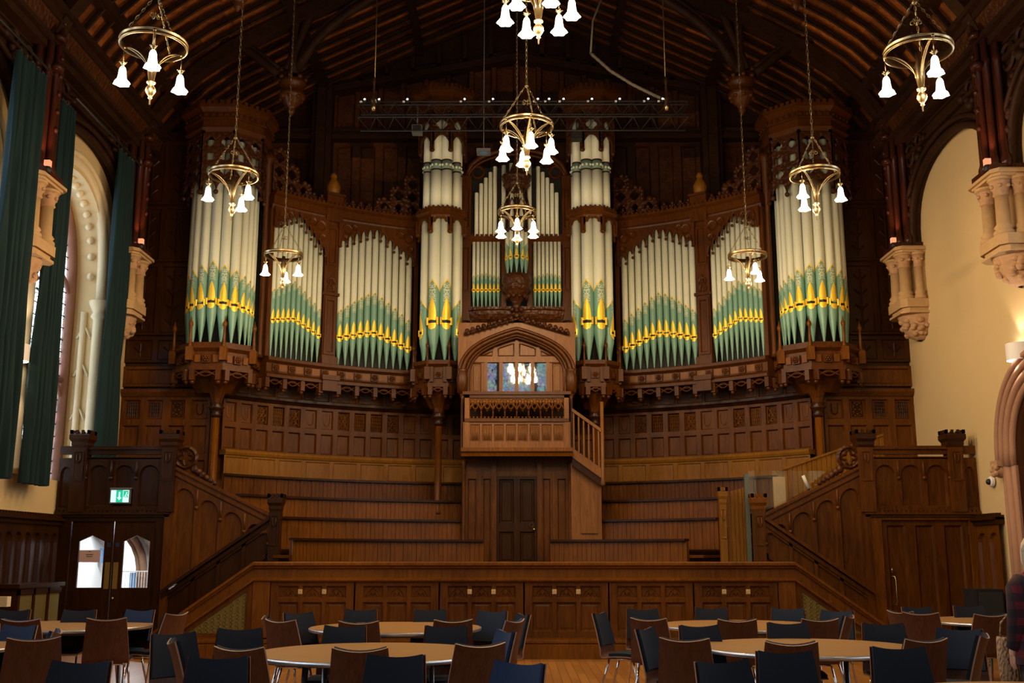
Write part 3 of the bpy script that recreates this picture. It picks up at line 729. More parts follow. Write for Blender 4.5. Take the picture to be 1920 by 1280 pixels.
def curved_case(sx):
    side = 'left' if sx < 0 else 'right'
    m0 = arc(6.9); mp = (lambda s, z, d=0: m0(s*sx, z, d)) if sx > 0 else (lambda s, z, d=0: m0(-s, z, d))
    # s measured outwards from the middle: inner 2.22 .. outer 5.55
    S0, S1 = 2.20, 5.62
    t = thing('organ_case', 'curved %s wing of the organ case with two arched fields of cream and green pipes' % side, 'organ', (sx*3.6, 21.9, 4.8), world=True, group='curved organ wings')
    b = MB()
    b.profile(mp, S0, S1, [(-.35, 5.0), (.10, 5.0), (.13, 5.05), (.13, 5.22), (.2, 5.27), (.2, 5.33), (.1, 5.36), (-.35, 5.36)], 18)
    b.profile(mp, S0, S1, [(-.35, 4.94), (.16, 4.94), (.16, 5.0), (-.35, 5.0)], 18)
    nb = 9
    for i in range(nb): 
        s = S0+.2+(S1-S0-.4)*i/(nb-1)
        rosette(b, mp, s, 5.135, .075, .17)
    pendants(b, mp, S0+.1, S1-.05, 4.94, 8, .2, .06)
    b.build('base_beam', 'oak_case', t)
    for i in range(nb-1):
        pl = MB(); a = S0+.2+(S1-S0-.4)*i/(nb-1)+.10; c = a+(S1-S0-.4)/(nb-1)-.20; pl.bx(mp, a, c, 5.075, 5.205, .1, .138); pl.build('plain_panel', 'oak_pink', t)
    # posts
    q = MB()
    for a, c in ((S0, S0+.09), (4.02, 4.32), (S1-.09, S1)):
        q.bx(mp, a, c, 5.3, 8.5, -.12, .06)
    a, c = 4.02, 4.32
    q.cell(mp, a+.02, c-.02, 5.55, 6.75, .05, .03, .02, base=.063); q.cell(mp, a+.02, c-.02, 7.45, 8.3, .05, .03, .02, base=.063)
    q.bx(mp, a-.03, c+.03, 5.3, 5.5, -.1, .14); q.bx(mp, a-.05, c+.05, 5.0, 5.1, 0, .24); q.bx(mp, a-.02, c+.02, 4.78, 5.0, 0, .2)
    q.bx(mp, a-.03, c+.03, 6.8, 6.86, -.1, .12)
    for z in (6.95, 7.1): q.ringm(mp, (a+c)/2, z, .08, .018, .08)
    q.curve(mp, [(a+.06, 6.8), (a+.1, 6.95), ((a+c)/2, 7.25), (c-.1, 6.95), (c-.06, 6.8)], .015, .08)
    q.bx(mp, a-.04, c+.04, 8.4, 8.95, -.1, .16); q.bx(mp, a-.06, c+.06, 8.95, 9.0, -.1, .22)
    q.build('posts', 'oak_case', t)
    # cornice
    k = MB()
    zr = lambda s: .0
    k.profile(mp, S0, S1, [(-.15, 8.42), (.08, 8.42), (.10, 8.5), (.14, 8.52), (.14, 8.66), (.22, 8.70), (.22, 8.75), (-.15, 8.75)], 18)
    battlement(k, mp, S0, S1, 8.75, 34, .05, .14, .20)
    k.build('cornice', 'oak_case', t)
    
    # carved open brackets beside the towers
    for s0, s1, hh in ((S0, S0+.95, 1.0), (S1-.9, S1, .95)):
        cr = MB(); crest(cr, mp, *((S0+.1, 4.0) if s0 == S0 else (4.35, S1)), 8.78, .17, .26)
        inner = s0 == S0; nc = 3; cw_ = (s1-s0)/nc
        for row in range(3):
            for q in range(nc-row):
                a = s0+cw_*q if inner else s1-cw_*(q+1)
                cr.hole(mp, a, a+cw_, 8.78+.30*row, 8.78+.30*(row+1), .115, 4, .06)
            a = s0+cw_*(nc-row) if inner else s1-cw_*(nc-row)
            for k_ in range(3): cr.ball(mp(a+(.0 if inner else 0), 8.85+.30*row+.09*k_, .03), .055, 6)
            e = -1 if inner else 1
            cr.ball(mp(a+e*cw_*.45, 9.12+.30*row, .03), .07, 6); cr.ball(mp(a+e*cw_*.1, 9.10+.30*row, .03), .05, 6)
        cr.build('cresting', 'oak_carved', t)
    # carved bird figure on the middle post
    e = MB(); e.lathe([(.10, 9.0), (.14, 9.08), (.15, 9.2), (.10, 9.32), (.06, 9.36), (.08, 9.42), (.05, 9.49), (.01, 9.52)], mp(4.17, 0, .02), 10); e.build('carved_finial', 'oak_gold', t)
    # the two pipe fields: (s0, s1, n, peak top z, edge top z, chevron peak, chevron edge)
    m_mid = lambda s: s
    for fi, (a, c, n, ztp, zte_in, zte_out, cp_, ce_in, ce_out, mp_, me_in, me_out, pk) in enumerate((
            (2.32, 4.0, 11, 8.40, 7.80, 8.05, 7.02, 6.42, 6.50, 6.12, 5.80, 5.92, .52),
            (4.34, 5.52, 10, 8.42, 7.75, 8.2, 7.00, 6.45, 6.72, 6.20, 5.90, 6.10, .55))):
        R = 6.9+.02; step = (c-a)/n; r = step*.455
        def prof(u, e0, p, e1): return p-(p-e0)*((pk-u)/pk)**1.15 if u < pk else p-(p-e1)*((u-pk)/(1-pk))**1.15
        for i in range(n):
            s = a+(i+.5)*step; u = (i+.5)/n
            zt = prof(u, zte_in, ztp, zte_out); w = mp(s, 0, 0); angw = s/6.9
            ang = (-angw if sx > 0 else angw)
            organ_pipe(t, w.x, w.y, ang, r, 5.36, prof(u, me_in, mp_, me_out), prof(u, ce_in, cp_, ce_out), zt+.06)
        def g(s):
            u = min(max((s-a)/(c-a), 0), 1); i = min(int(u*n), n-1); loc = u*n-i
            return prof((i+.5)/n, zte_in, ztp, zte_out)-.19+.20*abs(sin(pi*loc))**.55
        fr = MB(); fr.fret(mp, a-.05, c+.05, g, 8.45, .09, .135, 110)
        fr.curve(mp, [(a+(c-a)*k_/110, g(a+(c-a)*k_/110)) for k_ in range(111)], .016, .14)
        for cs, cz, rad in ((a+.14, 8.24, .10), (c-.14, 8.27, .10), (a+.33, 8.3, .07), (c-.3, 8.33, .06), (a+.1, 8.0, .06), (c-.08, 8.08, .05)):
            fr.ringm(mp, cs, cz, rad, .022, .145)
        for i in range(n+1):
            sc = a+i*step; zz = min(g(sc-.001), g(sc+.001)); fr.ball(mp(sc, zz-.005, .12), .034, 6)
        fr.build('pierced_spandrel', 'oak_case', t)
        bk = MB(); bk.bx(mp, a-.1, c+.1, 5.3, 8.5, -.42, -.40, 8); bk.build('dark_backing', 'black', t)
    return t
curved_case(-1); curved_case(1)

def octa(r, cx, cy, k0=-2.5, k1=2.5, n=5):      # list of corner angles of half an octagon facing the hall
    return [(cx+r*sin(radians(45*(k0+i*(k1-k0)/n))), cy-r*cos(radians(45*(k0+i*(k1-k0)/n)))) for i in range(n+1)]
def octa_slab(b, r0, r1, cx, cy, z0, z1):
    A = octa(r0, cx, cy); Bq = octa(r1, cx, cy)
    b.grid([[(x, y, z0) for x, y in A], [(x, y, z1) for x, y in Bq]], closed=True, smooth=False, capa=True, capb=True)
def tower(sx):
    side = 'left' if sx < 0 else 'right'; cx, cy = sx*5.86, 20.55
    t = thing('organ_tower', 'tall outer %s organ tower of cream pipes under a dark crowned canopy' % side, 'organ', (cx, cy, 4.8), world=True, group='outer organ towers')
    b = MB()
    octa_slab(b, .35, .62, cx, cy, 4.55, 4.92); octa_slab(b, .84, .84, cx, cy, 4.92, 5.0); octa_slab(b, .78, .78, cx, cy, 5.0, 5.28)
    octa_slab(b, .78, .86, cx, cy, 5.28, 5.34); octa_slab(b, .86, .86, cx, cy, 5.34, 5.38); octa_slab(b, .80, .80, cx, cy, 5.38, 5.46)
    P = octa(.80, cx, cy)
    for (x0, y0), (x1, y1) in zip(P, P[1:]):
        l = hypot(x1-x0, y1-y0); mp = flat(x0, y0, x1-x0, y1-y0)
        pendants(b, mp, .06, l-.06, 4.92, 1, .2, .03); rosette(b, mp, l/2, 5.14, .08, .04)
    b.build('corbelled_base', 'oak_case', t)
    for (x0, y0), (x1, y1) in zip(P, P[1:]):
        l = hypot(x1-x0, y1-y0); mp = flat(x0, y0, x1-x0, y1-y0)
        for a, c in ((.08, l/2-.12), (l/2+.12, l-.08)): pb = MB(); pb.bx(mp, a, c, 5.07, 5.21, -.05, .02); pb.build('plain_panel', 'oak_warm', t)
    for x, y in octa(.84, cx, cy): pn = MB(); pinnacle(pn, (x, y), 5.1, 5.95, .04); pn.build('pinnacle', 'oak_warm', t)
    # pipes: large in front, smaller to the sides
    spec = [(e*a0, r0) for a0, r0 in ((112, .050), (98, .055), (84, .060), (70, .066), (55.5, .076), (38, .094), (19, .097)) for e in (-1, 1)]+[(0, .098)]
    for a_, r in spec:
        a = radians(a_); k = 1-abs(a_)/118
        organ_pipe(t, cx+.60*sin(a), cy-.60*cos(a), a, r, 5.46, 6.14+.12*k, 6.62+.45*k, 9.55)
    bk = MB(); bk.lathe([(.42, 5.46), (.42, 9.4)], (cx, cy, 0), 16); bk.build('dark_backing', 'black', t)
    # canopy
    cn = MB(); P = octa(.80, cx, cy)
    for (x0, y0), (x1, y1) in zip(P, P[1:]):
        l = hypot(x1-x0, y1-y0); mp = flat(x0, y0, x1-x0, y1-y0)
        cn.hole(mp, 0, l/2, 9.32, 9.62, .105); cn.hole(mp, l/2, l, 9.32, 9.62, .105)
        cn.hole(mp, 0, l/2, 9.02, 9.32, .10, 4, rot=.78); cn.hole(mp, l/2, l, 9.02, 9.32, .10, 4, rot=.78)
        cn.hole(mp, 0, l/2, 8.75, 9.02, .10); cn.hole(mp, l/2, l, 8.75, 9.02, .10)
        g = lambda s, l=l: 8.46+.24*abs(sin(2*pi*s/l))**.6
        cn.fret(mp, 0, l, g, 8.76, 0, .05, 32)
        for e in (0, l/2, l): cn.ball(mp(e, 8.44, .03), .05, 6)
        for e in (0, l): cn.tube([mp(e, 8.4, 0), mp(e, 9.75, 0)], .045, 5)
        for z in (9.02, 9.32, 9.62, 8.76): cn.bx(mp, 0, l, z-.015, z+.015, 0, .06)
    cn.build('pierced_canopy', 'oak_carved', t)
    cw = MB()
    for r0, r1, z0, z1 in ((.82, .82, 9.62, 9.68), (.82, .88, 9.68, 9.76), (.84, .84, 9.76, 9.92), (.90, .90, 9.92, 9.96), (.86, .86, 9.96, 10.08), (.86, .96, 10.08, 10.16), (.98, .98, 10.16, 10.22)): octa_slab(cw, r0, r1, cx, cy, z0, z1)
    P = octa(.98, cx, cy)
    for (x0, y0), (x1, y1) in zip(P, P[1:]):
        l = hypot(x1-x0, y1-y0); mp = flat(x0, y0, x1-x0, y1-y0); battlement(cw, mp, 0, l, 10.22, 6, .07, -.06, 0)
    P = octa(.87, cx, cy)
    for (x0, y0), (x1, y1) in zip(P, P[1:]):
        l = hypot(x1-x0, y1-y0); mp = flat(x0, y0, x1-x0, y1-y0)
        for i in range(5): rosette(cw, mp, l*(i+.5)/5, 10.02, .04, .01)
    cw.build('crown', 'oak_case', t)
    # corner post beside the tower and little candle-like side bracket
    q = MB(); m0 = arc(6.9); s = 5.68
    w0 = m0(sx*s, 0, 0); q.lathe([(.07, 5.3), (.05, 5.4), (.05, 8.6), (.08, 8.7), (.08, 9.3), (.12, 9.4), (.12, 9.5)], (w0.x, w0.y-.1, 0), 8)
    q.build('corner_shaft', 'oak_case', t)
tower(-1); tower(1)

def mid_tower(sx):
    side = 'left' if sx < 0 else 'right'; cx, cy = sx*1.60, 21.95
    t = thing('organ_tower', 'two-stage organ tower of broad cream pipes just %s of the centre' % side, 'organ', (cx, cy, 4.7), world=True, group='central organ towers')
    b = MB()
    octa_slab(b, .2, .42, cx, cy, 4.45, 4.85); octa_slab(b, .56, .56, cx, cy, 4.85, 4.93); octa_slab(b, .52, .52, cx, cy, 4.93, 5.26); octa_slab(b, .52, .6, cx, cy, 5.26, 5.32); octa_slab(b, .6, .6, cx, cy, 5.32, 5.40)
    P = octa(.54, cx, cy)
    for (x0, y0), (x1, y1) in zip(P, P[1:]):
        l = hypot(x1-x0, y1-y0); mp = flat(x0, y0, x1-x0, y1-y0); pendants(b, mp, .05, l-.05, 4.86, 1, .18, .03); rosette(b, mp, l/2, 5.1, .07, .03)
        for e in (.07, l-.07): b.bx(mp, e-.035, e+.035, 4.95, 5.26, 0, .05)
    b.build('corbelled_base', 'oak_case', t)
    for i, (x, y) in enumerate(octa(.58, cx, cy)): pn = MB(); pinnacle(pn, (x, y), 5.0, 5.85, .035); pn.build('pinnacle', 'oak_case', t)
    for a_, r, zm, zc_ in ((-100, .075, 6.0, 6.5), (-62, .10, 6.02, 6.75), (-18.5, .122, 6.22, 7.12), (18.5, .122, 6.22, 7.12), (62, .10, 6.02, 6.75), (100, .075, 6.0, 6.5)):
        a = radians(a_); organ_pipe(t, cx+.37*sin(a), cy-.37*cos(a), a, r, 5.40, zm, zc_, 8.62)
    u = MB()    # upper stage: plain pipes with a painted band
    for a_, r in ((-100, .075), (-62, .095), (-18.5, .115), (18.5, .115), (62, .095), (100, .075)):
        a = radians(a_); x, y = cx+.35*sin(a), cy-.35*cos(a); p = MB()
        p.cur = 0; p.lathe([(r, 8.70), (r, 9.53)], (x, y, 0), 20); p.cur = 2; p.lathe([(r*1.02, 9.53), (r*1.02, 9.56)], (x, y, 0), 20)
        p.cur = 1; p.lathe([(r*1.005, 9.56), (r*1.005, 9.74)], (x, y, 0), 20); p.cur = 2; p.lathe([(r*1.02, 9.74), (r*1.02, 9.77)], (x, y, 0), 20)
        p.cur = 0; p.lathe([(r, 9.77), (r, 10.7)], (x, y, 0), 20)
        for k in range(8):
            an = 2*pi*k/8; c = (x+r*1.02*cos(an), y+r*1.02*sin(an), 9.65)
            p.ball(c, .03, 5)
        p.build('organ_pipe', ['pipe_cream', 'pipe_band', 'oak_dark'], t)
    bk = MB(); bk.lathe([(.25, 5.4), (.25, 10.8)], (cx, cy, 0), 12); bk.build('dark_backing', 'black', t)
    c = MB()
    for r0, r1, z0, z1 in ((.50, .52, 8.45, 8.52), (.52, .60, 8.52, 8.58), (.58, .58, 8.58, 8.66), (.56, .52, 8.66, 8.70)): octa_slab(c, r0, r1, cx, cy, z0, z1)
    P = octa(.52, cx, cy)
    for (x0, y0), (x1, y1) in zip(P, P[1:]):
        l = hypot(x1-x0, y1-y0); mp = flat(x0, y0, x1-x0, y1-y0)
        g = lambda s, l=l: 8.18+.26*(abs(sin(pi*s/l))**.5)-.035*(1 if abs(abs(s/l-.5)-.28) < .04 else 0)
        c.fret(mp, 0, l, g, 8.46, 0, .05, 24); crest(c, mp, 0, l, 8.64, .09, .1, .02)
        for e in (0, l): c.ball(mp(e, 8.15, .02), .05, 6); c.bx(mp, e-.04, e+.04, 8.15, 8.45, -.02, .05)
    c.build('middle_band', 'oak_case', t)
    d = MB(); P = octa(.50, cx, cy)
    for (x0, y0), (x1, y1) in zip(P, P[1:]):
        l = hypot(x1-x0, y1-y0); mp = flat(x0, y0, x1-x0, y1-y0)
        g = lambda s, l=l: 9.98+.32*(abs(sin(pi*s/l))**.55)
        d.fret(mp, 0, l, g, 10.36, 0, .05, 24); d.hole(mp, 0, l, 10.36, 10.36+l*.9, l*.33); d.bx(mp, 0, l, 10.36+l*.9, 10.86, 0, .05)
        for e in (0, l): d.ball(mp(e, 9.96, .02), .05, 6); d.bx(mp, e-.035, e+.035, 9.97, 10.8, -.02, .05)
    d.build('pierced_canopy', 'oak_carved', t)
    e = MB()
    for r0, r1, z0, z1 in ((.5, .58, 10.84, 10.9), (.58, .58, 10.9, 11.0), (.64, .64, 11.0, 11.04), (.60, .60, 11.04, 11.16), (.60, .72, 11.16, 11.25), (.74, .74, 11.25, 11.31)): octa_slab(e, r0, r1, cx, cy, z0, z1)
    P = octa(.74, cx, cy)
    for (x0, y0), (x1, y1) in zip(P, P[1:]):
        l = hypot(x1-x0, y1-y0); mp = flat(x0, y0, x1-x0, y1-y0); battlement(e, mp, 0, l, 11.31, 5, .08, -.06, 0)
    e.build('crown', 'oak_case', t)
M['pipe_band'] = plain('pipe_band', (.16, .26, .20), .5, noise=.4, nscale=40)
mid_tower(-1); mid_tower(1)

def centre():
    cy = 22.2; mp = flat(0, cy)
    t = thing('organ_centre', 'middle flat of the organ with narrow pipes in two stages and a carved ledge', 'organ', (0, cy, 6.3), world=True)
    b = MB()
    for sx in (-1, 1):
        b.bx(mp, sx*.98, sx*1.2, 4.8, 9.6, -.2, .12) if sx > 0 else b.bx(mp, -1.2, -.98, 4.8, 9.6, -.2, .12)
        x0, x1 = (.22, .33) if sx > 0 else (-.33, -.22); b.bx(mp, x0, x1, 6.6, 8.1, -.15, .06)
        for z0, z1 in ((5.5, 6.4), (7.0, 8.0), (8.4, 9.3)):
            a, c = (1.0, 1.18) if sx > 0 else (-1.18, -1.0); b.cell(mp, a, c, z0, z1, .03, .03, .02, base=.123)
    b.build('posts', 'oak_case', t)
    l = MB()
    for sgn in (0,):
        l.profile(mp, -1.12, 1.12, [(-.1, 8.08), (.10, 8.08), (.16, 8.16), (.16, 8.22), (-.1, 8.22)]); battlement(l, mp, -1.1, 1.1, 8.22, 22, .05, .08, .14)
        l.profile(mp, -.98, .98, [(-.1, 8.06), (.08, 8.06), (.08, 8.1), (-.1, 8.1)])
    l.build('middle_rail', 'oak_case', t)
    k = MB()    # curved carved ledge
    rows = []; lm = flat(0, 21.2)
    for z, d, w in ((6.04, .10, .70), (6.08, .18, .82), (6.15, .27, .90), (6.24, .33, .94), (6.31, .34, .955), (6.33, .38, .975), (6.38, .38, .975)):
        rows.append([lm(-w+2*w*i/16, z, d*(1-.35*abs((i-8)/8)**6)) for i in range(17)]+[lm(w, z, -.6), lm(-w, z, -.6)])
    k.grid(rows, closed=True, smooth=False, capa=True, capb=True); k.build('carved_ledge', 'oak_carved', t)
    g = MB(); g.bx(mp, -1.0, 1.0, 5.0, 6.7, -.3, .0); g.build('back_panel', 'oak_pink', t)
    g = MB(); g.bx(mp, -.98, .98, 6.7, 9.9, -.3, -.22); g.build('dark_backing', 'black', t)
    for sx in (-1, 1):
        n = 7
        for i in range(n):
            x = sx*(.35+(i+.5)*.61/n); u = 1-abs((i+.5)/n-.55)*1.4
            organ_pipe(t, x, cy-.1, 0, .037, 6.60, 7.03, 7.30+.12*u, 8.1)
        for i in range(5):
            x = sx*(.42+(i+.5)*.50/5); p = MB(); top = 9.82-.13*i-.04*max(0, i-3)
            if i == 4: top = 9.22
            p.lathe([(.043, 8.2), (.043, top-.01), (.035, top)], (x, cy-.08, 0), 16); p.build('organ_pipe', 'pipe_cream', t)
        for i in range(2):
            x = sx*(.07+.13*i*1.3+.04); p = MB(); p.lathe([(.05, 8.2), (.05, 9.9-.05*i)], (x, cy-.05, 0), 16); p.build('organ_pipe', 'pipe_cream', t)
    # arched head over the upper stage
    f = MB()
    f.tube([mp(x/10, 9.62+.62*sqrt(max(0, 1-(x/11)**2)), .0) for x in range(-11, 12)], .06, 6)
    f.tube([mp(x/10, 9.50+.62*sqrt(max(0, 1-(x/11)**2)), .03) for x in range(-11, 12)], .03, 6)
    for x in (-.85, .85): f.ringm(mp, x, 9.72, .13, .03, .02)
    f.build('arched_head', 'oak_case', t)
    # projecting turret in the middle
    cx, cy2 = 0.0, 21.75
    t2 = thing('organ_turret', 'small round organ turret with short green pipes projecting from the centre under an openwork canopy', 'organ', (cx, cy2, 6.5), world=True)
    tag(t2, 'small round organ turret of short green pipes jutting out at the centre', 'organ')
    b = MB(); b.lathe([(.02, 6.44), (.05, 6.52), (.06, 6.62), (.12, 6.72), (.22, 6.84), (.25, 6.92), (.29, 6.95), (.30, 7.0), (.28, 7.05), (.31, 7.1), (.31, 7.16), (.29, 7.26)], (cx, cy2, 0), 20)
    for k_ in range(10): a = 2*pi*k_/10; b.ball((cx+.20*cos(a), cy2+.20*sin(a), 6.80), .055, 5)
    b.build('carved_corbel', 'oak_carved', t2)
    for a_ in (-100, -67, -34, 0, 34, 67, 100):
        a = radians(a_); organ_pipe(t2, cx+.20*sin(a), cy2-.20*cos(a), a, .046, 7.26, 7.62, 7.93+.08*cos(a), 8.2)
    c = MB(); c.lathe([(.24, 8.18), (.26, 8.22), (.25, 8.26)], (cx, cy2, 0), 12)
    for k_ in range(8):
        a = 2*pi*k_/8; c.tube([(cx+.23*cos(a), cy2+.23*sin(a), 8.25), (cx+.23*cos(a), cy2+.23*sin(a), 8.8), (cx+.21*cos(a), cy2+.21*sin(a), 9.2)], .018, 5)
        c.tube([(cx+.25*cos(a), cy2+.25*sin(a), 8.6), (cx+.26*cos(a+.2), cy2+.26*sin(a+.2), 8.8), (cx+.25*cos(a+.39), cy2+.25*sin(a+.39), 8.9), (cx+.26*cos(a+.58), cy2+.26*sin(a+.58), 8.8), (cx+.25*cos(a+.785), cy2+.25*sin(a+.785), 8.6)], .022, 5)
        c.ball((cx+.27*cos(a), cy2+.27*sin(a), 8.58), .035, 5); c.ball((cx+.30*cos(a), cy2+.30*sin(a), 9.45), .035, 5)
    c.lathe([(.22, 9.15), (.30, 9.25), (.28, 9.3), (.33, 9.4), (.33, 9.45)], (cx, cy2, 0), 12)
    c.lathe([(.2, 9.45), (.14, 9.6), (.06, 9.8), (.03, 10.0), (.06, 10.05), (.005, 10.15)], (cx, cy2, 0), 8)
    c.build('openwork_canopy', 'oak_carved', t2)
centre()

# ------------------------------------------------------------------ organist's booth and balcony
def booth():
    cy = 21.0; mp = flat(0, cy); HW = 1.07
    t = thing('organ_booth', "organist's booth with an arched hood and four glazed panes in pinkish oak", 'booth', (0, cy, 4.5), world=True)
    b = MB()
    # hood: depressed pointed arch
    def hood(k=0): return [(-(HW+k)*cos(pi*i/24), 5.02+(.84+k*.8)*(.52*(1-abs(cos(pi*i/24))**5)**.5+.48*(1-abs(cos(pi*i/24))**1.15))) for i in range(25)]
    for k, d, r in ((0, .22, .05), (.07, .26, .035), (-.07, .16, .035), (-.12, .1, .03)):
        P = hood(k); b.tube([mp(-(HW+k), 4.62, d)]+[mp(x, z, d) for x, z in P]+[mp(HW+k, 4.62, d)], r, 6)
    for sx in (-1, 1):
        x0, x1 = sorted((sx*(HW-.13), sx*(HW+.08))); b.bx(mp, x0, x1, 4.6, 5.12, -.2, .16)
        b.lathe([(.05, 4.6), (.10, 4.7), (.12, 4.9), (.09, 5.05), (.12, 5.1)], mp(sx*(HW+.0), 0, .24), 8)
        b.lathe([(.05, 3.4), (.03, 3.5), (.03, 4.5), (.05, 4.6)], mp(sx*(HW+.0), 0, .24), 8)
    b.build('arched_hood', 'oak_case', t)
    # gable above the hood with crockets
    g = MB(); P = hood(.1)
    for (x0, z0), (x1, z1) in zip(P, P[1:]): g.quad([mp(x0, z0, .12), mp(x1, z1, .12), mp(x1, 6.06, .12), mp(x0, 6.06, .12)])
    g.build('spandrel', 'oak_pink', t)
    c = MB()
    zg = lambda x: 6.12-.30*abs(x)
    c.tube([mp(-1.05, zg(1.05), .18), mp(0, zg(0), .2), mp(1.05, zg(1.05), .18)], .03, 5)
    for i in range(-9, 10):
        x = i*.11; c.ball(mp(x, zg(x)+.05, .22), .05, 5); c.ball(mp(x+.03, zg(x)+.0, .24), .035, 5)
    for z, r in ((6.18, .06), (6.28, .05), (6.36, .07)): c.ball(mp(0, z, .26), r, 6)
    for e in (-1, 1): c.ball(mp(e*.09, 6.30, .26), .05, 5)
    c.build('crocketed_gable', 'oak_carved', t)
    # window wall: tympanum panels, mullions, glass
    w = MB(); zt = 5.33
    P = hood(-.12)
    w.bx(mp, -HW+.1, HW-.1, zt-.06, zt+.06, -.06, .04); w.bx(mp, -HW+.1, HW-.1, 4.45, 4.6, -.06, .04)
    for x in (-.62, -.315, 0, .315, .62): w.bx(mp, x-.035, x+.035, 4.6, zt, -.06, .03)
    for sx in (-1, 1):
        x0, x1 = sorted((sx*.655, sx*(HW-.1))); w.cell(mp, x0, x1, 4.6, zt-.02, .05, .03, .025, .01, base=-.03)
    SHADE_LINES = []
    def inarch(x): u = min(1, abs(x)/(HW-.12)); return 5.0+.73*(.52*(1-u**5)**.5+.48*(1-u**1.15))
    for x0, x1 in ((-.92, -.45), (-.41, -.02), (.02, .41), (.45, .92)):
        Q = [(x0+(x1-x0)*i/6, inarch(x0+(x1-x0)*i/6)) for i in range(7)]
        for (a, za), (c_, zc) in zip(Q, Q[1:]): w.quad([mp(a, zt+.05, -.02), mp(c_, zt+.05, -.02), mp(c_, max(zc, zt+.06), -.02), mp(a, max(za, zt+.06), -.02)])
        ol = [(x0+.04, zt+.08)]+[(a, max(inarch(a)-.055, zt+.085)) for a in [x0+.04+(x1-x0-.08)*q_/6 for q_ in range(7)]]+[(x1-.04, zt+.08)]
        mo = MB(); mo.curve(mp, ol, .012, .0, 4, True); SHADE_LINES.append(mo)
    for x in (-.43, 0, .43): w.bx(mp, x-.03, x+.03, zt, inarch(x), -.04, .02)
    w.build('window_frame', 'oak_pink', t)
    for mo in SHADE_LINES: mo.build('panel_shade_line', 'oak_case', t)  # darker oak tubes drawing the thin shadow lines round the tympanum panels
    for x0, x1 in ((-.585, -.35), (-.28, -.035), (.035, .28), (.35, .585)):
        q = MB(); q.quad([mp(x0, 4.6, -.02), mp(x1, 4.6, -.02), mp(x1, zt-.06, -.02), mp(x0, zt-.06, -.02)]); q.build('glass_pane', 'booth_glass', t)
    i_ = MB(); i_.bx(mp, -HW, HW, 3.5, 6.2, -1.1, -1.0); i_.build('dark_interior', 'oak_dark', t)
    # balcony
    t = thing('balcony', 'oak balcony with pierced tracery rail and linenfold panels below the booth windows', 'balcony', (0, 20.4, 3.4), world=True)
    B = flat(0, 20.35); hw = 1.0
    b = MB()
    b.profile(B, -hw-.06, hw+.06, [(-.6, 3.34), (.04, 3.34), (.06, 3.40), (.1, 3.43), (.1, 3.50), (-.6, 3.50)])
    b.bx(B, -hw, hw, 3.5, 3.56, -.6, .0); b.build('floor_slab', 'oak_warm', t)
    r = MB(); r.bx(B, -hw-.04, hw+.04, 4.52, 4.58, -.1, .08); r.bx(B, -hw, hw, 4.46, 4.52, -.06, .04); r.bx(B, -hw, hw, 4.0, 4.06, -.04, .06); r.build('handrail', 'oak_case', t)
    tr = MB(); n = 8
    for i in range(n):
        a, c = -hw+.09+(2*hw-.18)*i/n, -hw+.09+(2*hw-.18)*(i+1)/n; m_ = (a+c)/2; h = (c-a)/2
        tr.curve(B, [(a, 4.06), (a, 4.36)], .014, .0)
        tr.ringm(B, m_, 4.30, h*.42, .013, .02); tr.ringm(B, m_-h*.5, 4.40, h*.3, .012, .02); tr.ringm(B, m_+h*.5, 4.40, h*.3, .012, .02)
        tr.curve(B, [(a, 4.22), (a+h*.3, 4.3), (m_, 4.44), (c-h*.3, 4.3), (c, 4.22)], .014, .02); tr.curve(B, [(a, 4.45), (m_, 4.2), (c, 4.45)], .010, .01)
    tr.curve(B, [(hw-.09, 4.06), (hw-.09, 4.4)], .014)
    for i in range(26): tr.ball(B(-hw+.1+(2*hw-.2)*i/25, 4.08, .02), .022, 5)
    tr.build('pierced_tracery', 'oak_warm', t)
    l = MB()
    l.bx(B, -hw, hw, 3.50, 3.60, -.05, .02); l.bx(B, -hw, hw, 3.97, 4.0, -.05, .02)
    for i in range(n):
        a, c = -hw+.09+(2*hw-.18)*i/n, -hw+.09+(2*hw-.18)*(i+1)/n; l.cell(B, a, c, 3.60, 3.97, .02, .03, .012, base=-.01)
        for k in range(5):
            x = a+.04+(c-a-.08)*(k+.5)/5; l.curve(B, [(x, 3.65), (x, 3.92)], .013, -.002)
    for e in (-1, 1): x0, x1 = sorted((e*hw, e*(hw-.09))); l.bx(B, x0, x1, 3.5, 4.56, -.06, .04)
    for e in (-1, 1):
        S = flat(e*hw, 20.35, 0, 1)
        l.bx(S, 0, .65, 3.5, 4.0, -.03, .03)
    l.build('linenfold_front', 'oak_pink', t)
    # wall under the balcony with a panelled door
    t = thing('organ_doorcase', 'dark oak panelled enclosure under the balcony around the centre door', 'panelling', (0, 20.9, 1.2), world=True)
    U = flat(0, 20.9)
    b = MB()
    for x0, x1 in ((-1.0, -.74), (-.70, -.46), (.46, .70), (.74, 1.0)): b.cell(U, x0, x1, 1.3, 3.0, .05, .05, .02)
    b.bx(U, -1.02, 1.02, 3.0, 3.36, -.1, .04)
    for x in (-.72, .72): b.bx(U, x-.03, x+.03, 1.2, 3.1, 0, .07)
    for x in (-.44, .44): b.bx(U, x-.045, x+.045, 1.2, 3.3, 0, .12)
    for x in (-1.03, 1.03): b.lathe([(.05, 1.2), (.05, 1.5), (.035, 1.55), (.035, 3.2), (.06, 3.3)], U(x, 0, .08), 8)
    for e in (-1, 1):
        S = flat(e*1.0, 20.9, 0, 1); b.bx(S, 0, 2.4, 1.2, 3.36, -.02, .02)
    b.build('panelling', 'oak', t)
    d = thing('door', 'dark oak centre door with brass knob beneath the balcony', 'door', (0, 20.85, 1.25), world=True)
    b = MB(); D = flat(0, 20.87)
